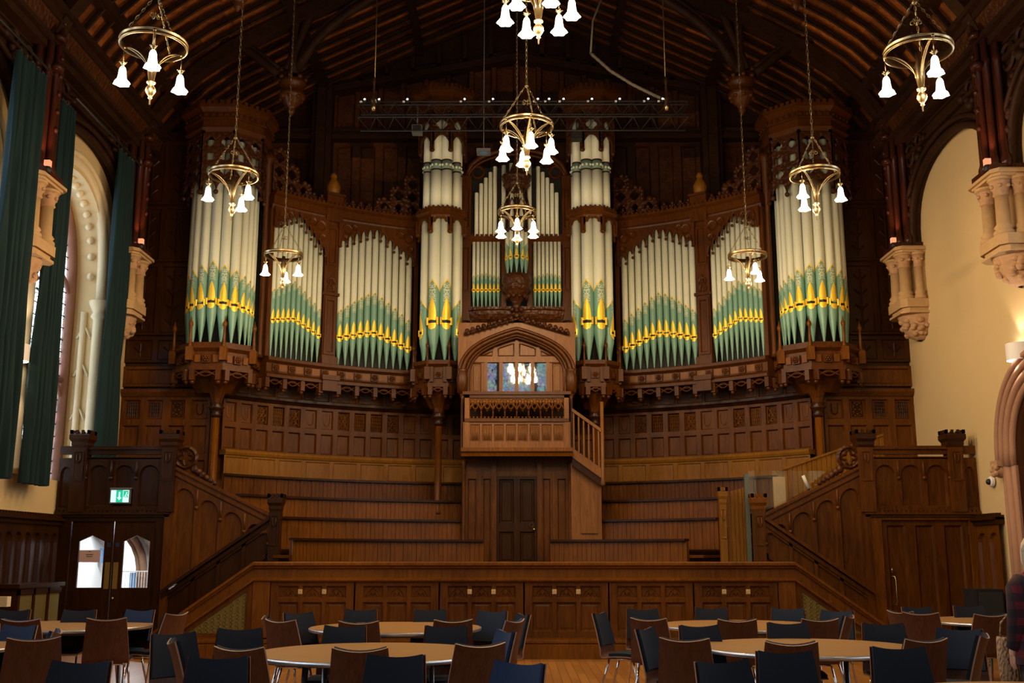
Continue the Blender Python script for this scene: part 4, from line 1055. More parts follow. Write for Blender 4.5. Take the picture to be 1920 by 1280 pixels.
    for x0, x1 in ((-.40, 0), (0, .40)):
        for z0, z1 in ((1.3, 2.0), (2.04, 3.0)): b.cell(D, x0, x1, z0, z1, .06, .04, .02, .012)
    b.bx(D, -.4, .4, 2.0, 2.04, 0, .04)
    b.build('door_leaf', 'oak_dark', d)
    k = MB(); p = D(.33, 1.98, .06); k.ball(p, .03, 8); k.ringm(D, .28, 2.06, .04, .008, .06); k.build('door_knob', 'brass', d)
    # little stair beside the balcony
    t = thing('balcony_stair', 'short stair with square oak balusters on the right of the balcony', 'stair', (1.3, 20.6, 3.2), world=True)
    S = flat(1.06, 20.45, 1, .0)
    zt = lambda s: 4.28-.72*s; zb = lambda s: 3.35-.72*s
    b = MB(); b.bx(S, 0, .56, lambda s: zb(s)-.02, lambda s: zb(s)+.17, -.5, .0); b.build('string', 'oak_pink', t)
    b = MB(); b.bx(S, 0, .56, lambda s: zb(s)-.17, lambda s: zb(s)-.02, -.5, -.03); b.build('soffit', 'oak_dark', t)
    b = MB(); b.bx(S, 0, .56, lambda s: zt(s)-.07, zt, -.04, .04); b.build('handrail', 'oak_pink', t)
    for i in range(6):
        b = MB(); s = .02+.095*i; b.bx(S, s, s+.03, zb(s)+.15, zt(s)-.06, -.02, .01); b.build('baluster', 'oak_pink', t)
    b = MB(); b.lathe([(.02, 2.78), (.05, 2.82), (.035, 2.9), (.035, 4.4)], S(.58, 0, 0), 8); b.build('newel_post', 'oak_pink', t)
    b = MB(); E = flat(1.04, 20.62)
    z2 = lambda s: zb(s)-.17
    b.fret(E, 0, .58, lambda s: 1.3, lambda s: zb(s)-.1, -.3, 0, 2)
    b.fret(E, .18, .50, lambda s: 1.9, lambda s: zb(s)-.32, .0, .03, 2); b.build('closed_side_panel', 'oak_pink', t)
booth()
# columns that carry the organ towers
for x, y, lab in ((-5.78, 20.35, 'left outer organ tower'), (5.78, 20.35, 'right outer organ tower'), (-1.60, 21.75, 'organ tower left of the booth'), (1.60, 21.75, 'organ tower right of the booth')):
    t = thing('column', 'slender round oak column under the %s' % lab, 'column', (x, y, 2.4), world=True, group='oak columns carrying the organ')
    b = MB(); b.lathe([(.085, 2.3), (.10, 2.34), (.075, 2.4), (.068, 4.1)], (x, y, 0), 12); b.build('shaft', 'oak_warm' if abs(x) > 3 else 'oak', t)
    b = MB(); b.lathe([(.068, 4.08), (.12, 4.14), (.08, 4.18), (.13, 4.24), (.16, 4.28), (.11, 4.32), (.14, 4.36)], (x, y, 0), 12); b.build('capital', 'oak_dark', t)
    b = MB(); b.lathe([(.10, 4.36), (.12, 4.45), (.20, 4.65), (.24, 4.75)], (x, y, 0), 8, smooth=False); b.build('flared_head', 'oak_case', t)
# ------------------------------------------------------------------ panelling of the apse wall under the organ
def carve(b, mp, s0, s1, z0, z1, kind, d):
    w, h = s1-s0, z1-z0; cs, cz = (s0+s1)/2, (z0+z1)/2
    if kind == 'grid':
        for k in range(5): x = s0+w*(.5+k)/5; b.curve(mp, [(x, z0-.0), (x, z1)], w*.05, d, 4)
        for k in range(4): z = z0+h*(.28+k*.22); b.curve(mp, [(s0, z), (s1, z)], w*.05, d, 4)
    elif kind == 'tracery':
        b.curve(mp, [(s0, z0), (s1, z1)], w*.05, d, 4); b.curve(mp, [(s0, z1), (s1, z0)], w*.05, d, 4)
        for a, c in ((.3, .5), (.7, .5), (.5, .2), (.5, .8)): b.ringm(mp, s0+w*a, z0+h*c, w*.17, w*.05, d, 10)
        b.curve(mp, [(s0, z0), (s1, z0), (s1, z1), (s0, z1)], w*.05, d, 4, True)
    elif kind == 'shield':
        P = [(s0+w*.2, z1-h*.12), (s0+w*.2, cz-h*.1)]+[(cs-w*.3*cos(pi*k/6), cz-h*.1-h*.25*sin(pi*k/6)) for k in range(1, 6)]+[(s1-w*.2, cz-h*.1), (s1-w*.2, z1-h*.12)]
        b.curve(mp, P, w*.045, d, 4)
SEQ = ['grid', 'tracery', 'shield', 'shield', 'tracery', 'grid', 'grid', 'tracery', 'shield', 'shield', 'tracery']
def panelling(sx):
    side = 'left' if sx < 0 else 'right'
    t = thing('wall_panelling', 'curved band of carved square oak panels under the %s wing of the organ' % side, 'wall panelling', (sx*4, 22.3, 3), world=True, group='curved oak panelling')
    m0 = arc(7.50); mp = lambda s, z, d=0: m0(s*sx, z, d)
    s0, s1 = 1.1, 6.62; n = 15; up = MB(); lo = MB(); cv = MB()
    for i in range(n):
        a, c = s0+(s1-s0)*i/n, s0+(s1-s0)*(i+1)/n
        dk = 0 if SEQ[i % 11] == 'shield' else .05
        up.cell(mp, a, c, 4.02, 4.52, .055, .05+dk, .018, base=-dk); lo.cell(mp, a, c, 3.50, 4.02, .05, .055, .025)
        cv = MB(); carve(cv, mp, a+.075, c-.075, 4.10, 4.44, SEQ[i % 11], .008); cv.build('carved_motif', 'oak_warm', t)  # lighter oak than the panel: colour lifts the carving in low light
    up.build('upper_panels', 'oak', t); lo.build('lower_panels', 'oak', t)
    b = MB(); b.profile(mp, s0, s1, [(0, 4.52), (.06, 4.52), (.10, 4.57), (.13, 4.59), (.13, 4.64), (0, 4.64)], 20); b.build('capping_rail', 'oak_dark', t)
    b = MB()
    for i in range(9): a, c = s0+(s1-s0)*i/9, s0+(s1-s0)*(i+1)/9; b.cell(mp, a, c, 4.64, 5.1, .02, .02, .02)
    b.build('plain_frieze', 'oak', t)
    b = MB()    # bench back
    m1 = arc(7.40); mq = lambda s, z, d=0: m1(s*sx, z, d)
    for i in range(9): a, c = 1.05+5.45*i/9, 1.05+5.45*(i+1)/9; b.cell(mq, a, c, 3.0, 3.42, .04, .02, .02)
    b.profile(mq, 1.05, 6.5, [(-.15, 3.42), (.05, 3.42), (.07, 3.47), (.05, 3.52), (-.15, 3.52)], 20)
    b.build('bench_back', 'oak_gold', t)
    # straight panelling beyond the column
    t = thing('wall_panelling', 'straight carved oak panelling in the far %s corner behind the landing' % side, 'wall panelling', (sx*6.8, YB, 3), world=True, group='corner oak panelling')
    mf = (lambda s, z, d=0: Vector((sx*(5.95+s), YB-d, z))); L = WX-5.95
    b = MB(); cv = MB(); n = 4
    for i in range(n):
        a, c = L*i/n, L*(i+1)/n
        b.cell(mf, a, c, 4.02, 4.52, .06, .05, .025); b.cell(mf, a, c, 3.35, 4.02, .06, .05, .025); b.cell(mf, a, c, 2.5, 3.35, .06, .05, .025)
        cv = MB(); carve(cv, mf, a+.12, c-.12, 4.13, 4.42, ['shield', 'tracery', 'grid', 'grid'][i], .012); cv.build('carved_motif', 'oak_dark', t)
    b.cell(mf, 0, L, 4.72, 5.12, .05, .04, .02)
    b.profile(mf, 0, L, [(0, 4.52), (.08, 4.52), (.13, 4.6), (.13, 4.66), (0, 4.66)]); b.build('panels', 'oak', t)
    b = MB()
    for z0, z1 in ((5.2, 5.7), (5.75, 7.2), (7.25, 8.4), (8.45, 9.8)):
        for i in range(3):
            a, c = L*i/3, L*(i+1)/3; b.cell(mf, a, c, z0, z1, .05, .04, .02)
            for k in range(int((z1-z0)/.3)):
                z = z0+.2+.3*k; x = (a+c)/2
                b.curve(mf, [(x-.12, z+.12), (x, z), (x+.12, z+.12)], .02, .015, 4)
            b.curve(mf, [((a+c)/2, z0+.12), ((a+c)/2, z1-.12)], .018, .015, 4)
    b.build('tall_carved_panels', 'oak_dark', t)
panelling(-1); panelling(1)
# ================================================================== CHOIR TIERS
def tiers(sx):
    side = 'left' if sx < 0 else 'right'
    for k, (R, z1, z0, s0, smax) in enumerate(((4.3, 1.78, 1.2, .62, 4.55), (5.1, 2.165, 1.6, .60, 5.2), (5.9, 2.575, 2.0, 1.05, 5.9), (6.7, 2.99, 2.4, 1.05, 6.35))):
        if sx > 0: smax = [3.3, 4.05, 4.75, 6.35][k]
        names = ['lowest', 'second', 'third', 'topmost']
        t = thing('choir_bench', '%s curved row of boarded choir seating on the %s side of the booth' % (names[k], side), 'bench', (sx*2, YC+R, z0), world=True, group='curved choir seating')
        m0 = arc(R); mp = lambda s, z, d=0, m0=m0: m0(s*sx, z, d)
        b = MB(); n = int((smax-s0)/.085)
        for i in range(n):
            a, c = s0+(smax-s0)*i/n, s0+(smax-s0)*(i+1)/n
            d = .004*((i*7) % 3)
            b.quad([mp(a+.003, z0, d), mp(c-.003, z0, d), mp(c-.003, z1-.03, d), mp(a+.003, z1-.03, d)])
            b.quad([mp(c-.003, z0, d), mp(c, z0, -.012), mp(c, z1-.03, -.012), mp(c-.003, z1-.03, d)]); b.quad([mp(c, z0, -.012), mp(c+.003, z0, 0), mp(c+.003, z1-.03, 0), mp(c, z1-.03, -.012)])
        b.bx(mp, s0, smax, z0, z1-.03, -.06, -.03, 16)
        b.build('boarded_front', 'oak_warm' if k < 3 else 'oak', t)
        c = MB(); c.bx(mp, s0, smax, z1-.04, z1, -.08, .07, 20); c.build('dark_cap', 'oak_dark', t)
        st = MB(); st.bx(mp, s0, smax+.3, z0+.3-.05, z0+.3, -.72, -.06, 16); st.build('seat', 'oak', t)
        # floor of the tier
        f = MB(); f.bx(mp, s0-.0, smax+.4, z0-.02, z0, -.8, -.0, 16); f.build('step', 'oak_dark', t)
tiers(-1); tiers(1)
# ================================================================== STAGE FRONT
PX0, PX1 = -3.93, 4.14; PT = 1.40
def stage():
    t = thing('stage', 'panelled oak stage front with moulded cornice behind the tables', 'stage', (0, YF+.5, 0), world=True)
    mp = flat(0, YF)
    b = MB(); pr = [(-.12, 1.10), (.02, 1.10), (.05, 1.125), (.05, 1.15), (.0, 1.165), (0, 1.29), (.04, 1.31), (.04, 1.33), (.08, 1.35), (.08, 1.385), (.05, PT), (-.12, PT)]
    b.profile(mp, PX0, PX1, pr, 1); b.build('cornice', 'oak_warm', t)
    b = MB(); pl = [(-.1, 0), (.05, 0), (.05, .20), (.03, .215), (.05, .23), (.05, .26), (.02, .275), (.02, .30), (-.1, .30)]
    b.profile(mp, PX0, PX1, pl, 1); b.build('plinth', 'oak_warm', t)
    for xa in (PX0, PX1-.25): b = MB(); b.bx(mp, xa, xa+.25, .28, 1.1, -.1, .02); b.build('end_post', 'oak_warm', t)
    b = MB(); b.bx(mp, PX0, PX1, 1.15, 1.25, -3.4, -.05); b.build('stage_floor', 'oak_dark', t)
    x0, x1 = PX0+.25, PX1-.25; n = 6; w = (x1-x0)/n
    for i in range(n):
        a, c = x0+w*i+.012, x0+w*(i+1)-.012; q = MB(); st = .085
        iw = (c-a-2*st)/3
        q.bx(mp, a, a+st, .3, 1.1, -.04, .0); q.bx(mp, c-st, c, .3, 1.1, -.04, .0)
        q.bx(mp, a+st, c-st, 1.075, 1.10, -.04, 0); q.bx(mp, a+st, c-st, .3, .36, -.04, 0)
        for j in range(3):
            s0, s1 = a+st+iw*j, a+st+iw*(j+1)
            q.cell(mp, s0, s1, .84, 1.075, .028, .035, .02, base=-.035); q.cell(mp, s0, s1, .36, .84, .028, .035, .02, .006, base=-.035)
            m_ = (s0+s1)/2; ww = iw*.30
            q.curve(mp, [(m_-ww, .90), (m_-ww*.7, .97), (m_-ww*.35, .99), (m_, 1.03), (m_+ww*.35, .99), (m_+ww*.7, .97), (m_+ww, .90)], .010, -.028, 4)
            q.curve(mp, [(m_-ww*.6, .90), (m_-ww*.3, .955), (m_, .91), (m_+ww*.3, .955), (m_+ww*.6, .90)], .009, -.028, 4)
        o = q.build('panelled_door', 'oak', t)
        if i in (0, 2, 3, 5):
            for j in (1, 2):
                s = a+st+iw*j; k = MB(); k.bx(mp, s-.032, s+.032, .93, 1.0, -.0, .012); k.ringm(mp, s, .965, .018, .005, .016)
                k_ = k.build('brass_plate', 'plate', o); k_.matrix_parent_inverse = Matrix()
    return t
stage()
# sloping parapets that run down from the stage to the floor
def flight(sx):
    side = 'left' if sx < 0 else 'right'
    X0 = -PX0 if sx < 0 else PX1
    t = thing('stair_parapet', 'low sloping oak parapet with brass grille at the %s end of the stage' % side, 'parapet', (sx*5, YF, 0), world=True, group='sloping stage parapets')
    mp = lambda s, z, d=0: Vector((sx*(X0+s), YF-d, z))
    sl = .70; L = 1.82
    top = lambda s: max(PT-sl*s, .12)
    b = MB()
    for z0, z1, d in ((-.045, 0, .08), (-.08, -.045, .045), (-.24, -.08, .0), (-.28, -.24, .05)): b.bx(mp, 0, L, lambda s: top(s)+z0, lambda s: top(s)+z1, -.12, d)
    b.build('sloping_rail', 'oak_warm', t)
    q = MB(); q.fret(mp, 0, L-.25, lambda s: .28 if top(s)-.28 > .28 else top(s)-.3, lambda s: top(s)-.26, -.08, -.03, 8)
    q.bx(mp, 0, .10, .28, 1.12, -.06, .0)
    q.bx(mp, 0, L-.42, .28, .36, -.05, .0); q.bx(mp, .1, L-.45, lambda s: top(s)-.36, lambda s: top(s)-.26, -.05, .0)
    q.build('framing', 'oak', t)
    g = MB(); A = (.1, .36); s_end = (PT-.36-.36)/sl
    g.quad([mp(.10, .36, -.02), mp(s_end, .36, -.02), mp(.10, top(.1)-.36, -.02)])
    for i in range(12):
        for j in range(12):
            s = .13+.09*i; z = .39+.055*j
            if z < top(s)-.40: g.ringm(mp, s, z, .024, .007, -.015, 6)
    g.build('brass_grille', 'radiator', t)
    p = MB(); p.profile(mp, 0, L, [(-.1, 0), (.05, 0), (.05, .20), (.03, .215), (.05, .23), (.05, .26), (-.1, .26)]) if False else p.profile(mp, 0, 1.5, [(-.1, 0), (.05, 0), (.05, .20), (.03, .215), (.05, .23), (.05, .26), (.02, .275), (.02, .30), (-.1, .30)])
    p.build('plinth', 'oak_warm', t)
    # stair treads between parapet and wall
    s_ = thing('stage_stair', 'oak steps rising to the %s end of the stage behind the sloping parapet' % side, 'stair', (sx*5, YF+.9, 0), world=True, group='stage stairs')
    for i in range(7):
        k = MB(); xa = X0+1.75-.25*i; zz = .17*(i+1)
        x0, x1 = sorted((sx*(X0-.1), sx*xa)); k.box(x0, x1, YF+.14, YR-.04, zz-.17, zz); k.build('step', 'oak_dark', s_)
flight(-1); flight(1)
# ================================================================== LANDINGS WITH THE STAIR WALLS
def newel(t, p, z0, z1, w=.11, cap='oak_dark', body='oak_dark'):
    x, y = p; b = MB(); b.box(x-w, x+w, y-w, y+w, z0, z1-.28)
    mp = flat(x, y-w)
    b.cell(mp, -w*.75, w*.75, z1-.85, z1-.35, .02, .015, .01, base=.004); b.curve(mp, [(-.03, z1-.4), (-.03, z1-.5), (0, z1-.55), (.03, z1-.5), (.03, z1-.4)], .01, .02)
    b.build('newel_shaft', body, t)
    c = MB(); c.lathe([(w*1.38, z1-.30), (w*1.62, z1-.25), (w*1.62, z1-.20), (w*2.0, z1-.15), (w*2.0, z1-.08), (w*1.7, z1-.05)], (x, y, 0), 4, smooth=False, phase=pi/4)
    for e in (-1, 1):
        for k in range(4):
            s = -w*1.2+w*2.4*k/3
            c.box(x+s-.02, x+s+.02, y+e*w*1.2-.02, y+e*w*1.2+.02, z1-.06, z1); c.box(x+e*w*1.2-.02, x+e*w*1.2+.02, y+s-.02, y+s+.02, z1-.06, z1)
    c.build('embattled_cap', cap, t)
def landing(sx):
    side = 'left' if sx < 0 else 'right'
    t = thing('stair_landing', 'dark oak gallery landing with arched panels above the %s' % ('double doors on the left' if sx < 0 else 'closed oak door on the right'), 'landing', (sx*6.8, YR+.6, 2.1), world=True)
    mp = lambda s, z, d=0: Vector((sx*s, YR-d, z))
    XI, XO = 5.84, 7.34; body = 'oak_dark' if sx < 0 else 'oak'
    b = MB(); b.bx(mp, XI, XO, 3.16, 3.30, -.08, .05); b.bx(mp, XI, XO, 3.24, 3.27, -.1, .09); b.bx(mp, XI, XO, 3.08, 3.12, -.05, .05)
    b.bx(mp, XO, WX-.01, 3.16, 3.30, -.08, .05); b.build('top_rail', body, t)
    n = 3; st = (XO-XI-.22)/n
    pz = MB()
    for i in range(n): pz.arch(mp, XI+.11+st*i, XI+.11+st*(i+1), 2.24, 3.10, .045, .05, .03, spring=2.80, rise=.18)
    for i in range(n+1):
        p = mp(XI+.11+st*i, 2.76, .06); pz.ball(p, .035, 6); pz.tube([p, mp(XI+.11+st*i, 3.05, .05)], .022, 5)
    pz.arch(mp, XO+.11, WX-.01, 2.24, 3.10, .03, .05, .03, spring=2.80, rise=.15)
    pz.build('arched_panels', body, t)
    c = MB(); c.bx(mp, XI-.05, WX-.01, 2.12, 2.24, -.1, .06); c.bx(mp, XI-.07, WX-.01, 2.16, 2.20, -.1, .10); battlement(c, mp, XI-.05, WX-.02, 2.20, 26, .035, .04, .10)
    c.build('embattled_string', body, t)
    f = MB(); f.bx(mp, XI, WX-.02, 2.10, 2.2, -2.4, -.1); f.build('landing_floor', 'oak_dark', t)
    newel(t, (sx*XI, YR), 2.2, 3.56, .12, 'oak_dark', body); newel(t, (sx*XO, YR), 2.2, 3.56, .12, 'oak_dark', body)
    # stair wall with arched panels, falling towards the stage
    s_ = thing('stair_wall', 'tall oak stair wall with arched panels falling from the %s landing to the stage' % side, 'stair wall', (sx*5, YR, 0), world=True, group='panelled stair walls')
    XA = 4.02
    top = lambda s: 2.13+(s-XA)*.485
    r = MB()
    for z0, z1, d in ((-.05, 0, .07), (-.10, -.05, .04), (-.15, -.10, .07), (-.2, -.15, .03)): r.bx(mp, XA+.1, XI-.1, lambda s: top(s)+z0, lambda s: top(s)+z1, -.08, d)
    r.build('sloping_handrail', 'oak' , s_)
    a = MB(); n = 4; w_ = (XI-XA-.2)/n
    hand = lambda s: 2.10-(s-XA-.08)*.69       # lower handrail falls outwards
    for i in range(n):
        s0, s1 = XA+.1+w_*i, XA+.1+w_*(i+1); m_ = (s0+s1)/2
        zb = lambda s: max(hand(s), .02) if hand(s) < top(s)-.35 else top(s)-.34
        a.arch(mp, s0, s1, zb, lambda s: top(s)-.18, .04, .05, .03, spring=top(m_)-.48, rise=.20)
        p = mp(s0, top(s0)-.50, .06); a.ball(p, .035, 6); a.tube([p, mp(s0, top(s0)-.2, .05)], .02, 5)
    a.bx(mp, XI-.1, XI+.02, 0, 2.2, -.05, .06)
    a.build('arched_panels', 'oak', s_)
    h = MB()
    for z0, z1, d in ((-.03, .03, .14), (-.12, -.05, .07)): h.bx(mp, XA+.08, XI-.0, lambda s: hand(s)+z0, lambda s: hand(s)+z1, -.02, d)
    h.build('lower_handrail', 'oak_dark' if sx < 0 else 'oak', s_)
    d_ = MB(); n = 4
    for i in range(n):
        s0, s1 = XA+.1+w_*i, XA+.1+w_*(i+1)
        g0 = lambda s: hand(s)-.12
        gb = lambda s: max(hand(s)-.62, 0)
        d_.fret(mp, s0, s1, gb, g0, -.03, .0, 2); d_.bx(mp, s0-.03, s0+.03, gb, g0, 0, .04); d_.bx(mp, s0, s1, gb, lambda s: gb(s)+.07, 0, .04); d_.bx(mp, s0, s1, lambda s: g0(s)-.05, g0, 0, .04)
        d_.fret(mp, s0, s1, lambda s: 0, gb, -.03, .0, 2)
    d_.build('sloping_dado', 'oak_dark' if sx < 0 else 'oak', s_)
    # carved quatrefoil roundel against the upper newel
    c = MB(); c.ringm(mp, XI-.26, top(XI-.26)+.22, .17, .04, .0, 16); c.ringm(mp, XI-.26, top(XI-.26)+.22, .10, .025, .0, 16, .35)
    for k in range(6): c.ball(mp(XI-.42-.07*k, top(XI-.42-.07*k)+.10-.012*k, 0), .07-.006*k, 6)
    c.build('carved_roundel', 'oak_carved', s_)
    newel(s_, (sx*XA, YR), 1.0, 2.50, .09, 'oak_dark' if sx < 0 else 'oak_warm', body)
    # inner side walls of the stair
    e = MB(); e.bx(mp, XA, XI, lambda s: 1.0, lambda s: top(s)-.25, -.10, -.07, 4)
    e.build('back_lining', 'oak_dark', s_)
landing(-1); landing(1)
# boarded ramp wall, gate and glass screen on the right
def right_extras():
    t = thing('boarded_screen', 'golden vertical boarded screen sloping up behind the right stair wall', 'screen', (5.2, 19.3, 2), world=True)
    mp = flat(4.62, 19.0, 1.0, .05); b = MB()
    n = 22; L = 1.95; top = lambda s: 2.94+.335*s
    for i in range(n):
        a, c = L*i/n, L*(i+1)/n; b.bx(mp, a+.004, c-.004, 1.9, top, -.03, .0); 
    b.bx(mp, 0, L, 1.9, lambda s: top(s)-.02, -.05, -.031)
    b.build('boards', 'oak_gold', t)
    b = MB(); b.bx(mp, -.02, L, lambda s: top(s), lambda s: top(s)+.04, -.06, .02); b.build('cap_rail', 'oak_gold', t)
    t = thing('gate_panel', 'golden oak gate panel with curved top and carved newel left of the glass screen', 'gate', (3.7, YR+.3, 1.2), world=True)
    mp = flat(3.46, YR+.3); b = MB()
    for i in range(6): a = .1+.065*i; b.bx(mp, a+.003, a+.062, 1.2, lambda s: 2.55+.38*max(0, (s-.1))**1.3, -.03, 0)
    b.build('boards', 'oak_gold', t)
    newel(t, (3.47, YR+.22), 1.2, 2.62, .055, 'oak_gold', 'oak_gold')
    t = thing('glass_screen', 'clear glass screen with grey edge clamp standing on the right end of the stage', 'screen', (4.3, YR+.25, 1.3), world=True)
    mp = flat(3.86, YR+.22); b = MB(); b.bx(mp, .07, 1.62, 1.3, 2.90, -.012, 0); b.build('glass_pane', 'glass', t)
    b = MB(); b.bx(mp, 0, .07, 1.2, 2.85, -.04, .02); b.bx(mp, .16, .18, 2.3, 2.75, -.02, .02); b.bx(mp, .12, .2, 2.45, 2.52, -.02, .03); b.build('edge_post', 'glass_edge', t)
    t = thing('lectern_screen', 'pale curved upright panel leaning behind the glass screen', 'panel', (4.5, YR+.5, 1.5), world=True)
    mp = flat(4.42, YR+.5); b = MB(); b.fret(mp, 0, .20, lambda s: 1.26, lambda s: 2.82, -.06, 0, 4); b.build('panel', 'stone', t)
    t = thing('microphone', 'short pale microphone on a thin stand behind the right stair rail', 'microphone', (5.0, YR+.5, 2.2), world=True)
    b = MB(); b.tube([(5.02, YR+.5, 2.62), (4.93, YR+.5, 2.84)], .03, 8); b.build('microphone_head', 'white', t)
    b = MB(); b.tube([(5.02, YR+.5, 2.62), (5.08, YR+.5, 1.26)], .012, 6); b.build('stand', 'iron', t)
M['glass_edge'] = plain('glass_edge', (.10, .115, .09), .4)
right_extras()
# ------------------------------------------------------------------ doors under the landings
def left_doors():
    x0, x1 = -7.42, -6.0; mp = flat(0, YR+.02)
    w = thing('door_surround', 'dark oak frame around the glazed double doors on the left', 'door frame', (-6.7, YR, 0), world=True)
    b = MB(); b.bx(mp, -WX, x0, 0, 2.15, -.1, .04); b.bx(mp, x1, -5.84, 0, 2.15, -.1, .04); b.bx(mp, x0, x1, 2.05, 2.15, -.1, .04); b.build('frame', 'oak_dark', w)
    for k, (a, c, lab) in enumerate(((x0, (x0+x1)/2, 'left leaf of the dark glazed double doors, with a pink notice'), ((x0+x1)/2, x1, 'right leaf of the dark glazed double doors, with a brass knob'))):
        d = thing('glazed_door', lab, 'door', ((a+c)/2, YR, 0), world=True, group=None)
        b = MB(); g0, g1 = (a+.14, c-.15) if k == 0 else (a+.17, c-.10); zg0, zg1 = .97, 1.82; mid = (g0+g1)/2
        b.bx(mp, a+.005, g0, 0, 2.05, -.05, 0); b.bx(mp, g1, c-.005, 0, 2.05, -.05, 0); b.bx(mp, g0, g1, 0, zg0, -.05, 0)
        b.fret(mp, g0, g1, lambda s: zg1-.10*abs(s-mid)/(mid-g0), 2.05, -.05, 0, 2)
        b.cell(mp, g0, g1, .15, .62, .04, .02, .02, base=.004); b.build('door_leaf', 'oak_dark', d)
        g = MB(); g.quad([mp(g0, zg0, -.03), mp(g1, zg0, -.03), mp(g1, zg1-.1, -.03), mp(mid, zg1, -.03), mp(g0, zg1-.1, -.03)]); g.build('glass', 'glass', d)
        p = MB(); px = (c-.11, c-.03) if k == 0 else (a+.03, a+.11); p.bx(mp, px[0], px[1], .95, 1.38, 0, .008); p.build('push_plate', 'brass_panel', d)
        if k == 1:
            p = MB(); p.ball(mp(a+.06, .80, .03), .025, 8); p.build('door_knob', 'brass', d)
        else:
            p = MB(); p.bx(mp, g0+.02, g1-.05, 1.38, 1.58, .0, .004); o = p.build('paper_notice', 'notice', d)
            p = MB()
            for zz, ww in ((1.555, .02), (1.505, .06), (1.475, .05)): p.bx(mp, mid-.02-ww, mid-.02+ww, zz-.005, zz+.005, .004, .006)
            q = p.build('printed_lines', 'black', o); q.matrix_parent_inverse = Matrix()
        p = MB(); p.bx(mp, (c-.10 if k == 0 else a+.04), (c-.04 if k == 0 else a+.10), 1.63, 1.70, 0, .006); p.build('round_sticker', 'blue', d)
    # daylit lobby behind
    lb = MB(); lb.quad([(-8.6, 20.5, 0), (-5.7, 20.5, 0), (-5.7, 20.5, 2.08), (-8.6, 20.5, 2.08)]); lb.quad([(-7.68, YR+.15, 0), (-7.68, 20.5, 0), (-7.68, 20.5, 2.08), (-7.68, YR+.15, 2.08)])
    struct(lb.build('wall_lobby', 'lobby'))
    l = bpy.data.lights.new('lobby_daylight', 'AREA'); l.energy = 110; l.color = (.86, .93, 1); l.size = 1.6; l.shape = 'RECTANGLE'; l.size_y = .8
    o = bpy.data.objects.new('lobby_daylight', l); COL.objects.link(o); o.location = (-6.6, 19.1, 2.04); o.rotation_euler = (radians(-20), 0, 0)
    t = thing('lobby_window', 'arched red stone window with blue bars seen through the right door leaf', 'window', (-6.15, 20.4, .5), world=True)
    mp2 = flat(0, 20.45)
    b = MB(); P = [(-6.95+.0+.42*(1-cos(pi*k/2/10)), 1.2+.65*(1-sin(pi*k/2/10))) for k in range(11)]
    pts = [(-7.0, .7), (-7.0, 1.30), (-7.04, 1.5), (-7.12, 1.68), (-7.24, 1.84), (-7.40, 1.95)]
    b.tube([mp2(a, z, .05) for a, z in pts], .07, 6); b.tube([mp2(a-.1, z-.03, .05) for a, z in pts], .04, 6); b.build('stone_arch', 'pink_stone', t)
    b = MB(); b.quad([mp2(-7.45, .7), mp2(-7.05, .7), mp2(-7.05, 1.3), mp2(-7.15, 1.6), mp2(-7.4, 1.85)]); b.build('pane', 'day', t)
    b = MB()
    for k in range(12): b.tube([mp2(-7.45+.05*k, .4, .25), mp2(-7.45+.05*k, 1.2, .25)], .006, 4)
    b.tube([mp2(-7.45, 1.2, .25), mp2(-6.6, 1.2, .25)], .010, 4); b.build('railing', 'white', t)
    b = MB(); b.bx(mp2, -7.2, -7.08, .3, 1.18, .15, .18); b.build('blue_board', 'blue_board', t)
    p = MB(); p.bx(flat(0, 19.9), -7.64, -7.42, 1.36, 1.62, 0, .02); tag(p.build('framed_poster', 'blue_board'), 'small blue framed poster seen through the left door leaf', 'poster')
    # exit sign
    e = thing('exit_sign', 'lit green running man exit sign above the double doors', 'sign', (-6.62, YR, 2.45), world=True)
    mp = flat(-6.62, YR-.08); z = 2.46
    b = MB(); b.bx(mp, -.17, .17, z-.12, z+.12, -.06, 0); b.bx(mp, -.17, .19, z+.12, z+.14, -.06, .01); b.build('casing', 'grey', e)
    b = MB(); b.bx(mp, -.15, .15, z-.10, z+.10, 0, .006); b.build('lit_face', 'sign_white', e)
    b = MB(); b.bx(mp, -.06, .05, z-.10, z+.10, .006, .01); b.bx(mp, .06, .14, z-.02, z+.09, .006, .009); b.build('green_field', 'sign_green', e)
    b = MB(); b.bx(mp, -.018, .008, z-.02, z+.07, .010, .013); b.quad([mp(-.045, z-.02, .012), mp(-.005, z-.07, .012), mp(.035, z-.02, .012)])
    b.ball(mp(.115, z+.055, .012), .012, 6); b.curve(mp, [(.11, z+.045), (.095, z+.01), (.115, z-.01), (.10, z-.05)], .007, .012); b.curve(mp, [(.095, z+.01), (.07, z-.03)], .007, .012); b.curve(mp, [(.125, z+.03), (.14, z+.0)], .006, .012)
    b.build('arrow_and_man', 'sign_white', e)
M['notice'] = plain('pink_notice', (.62, .42, .38), .7); M['blue_board'] = plain('blue_board', (.10, .22, .42), .6)
left_doors()
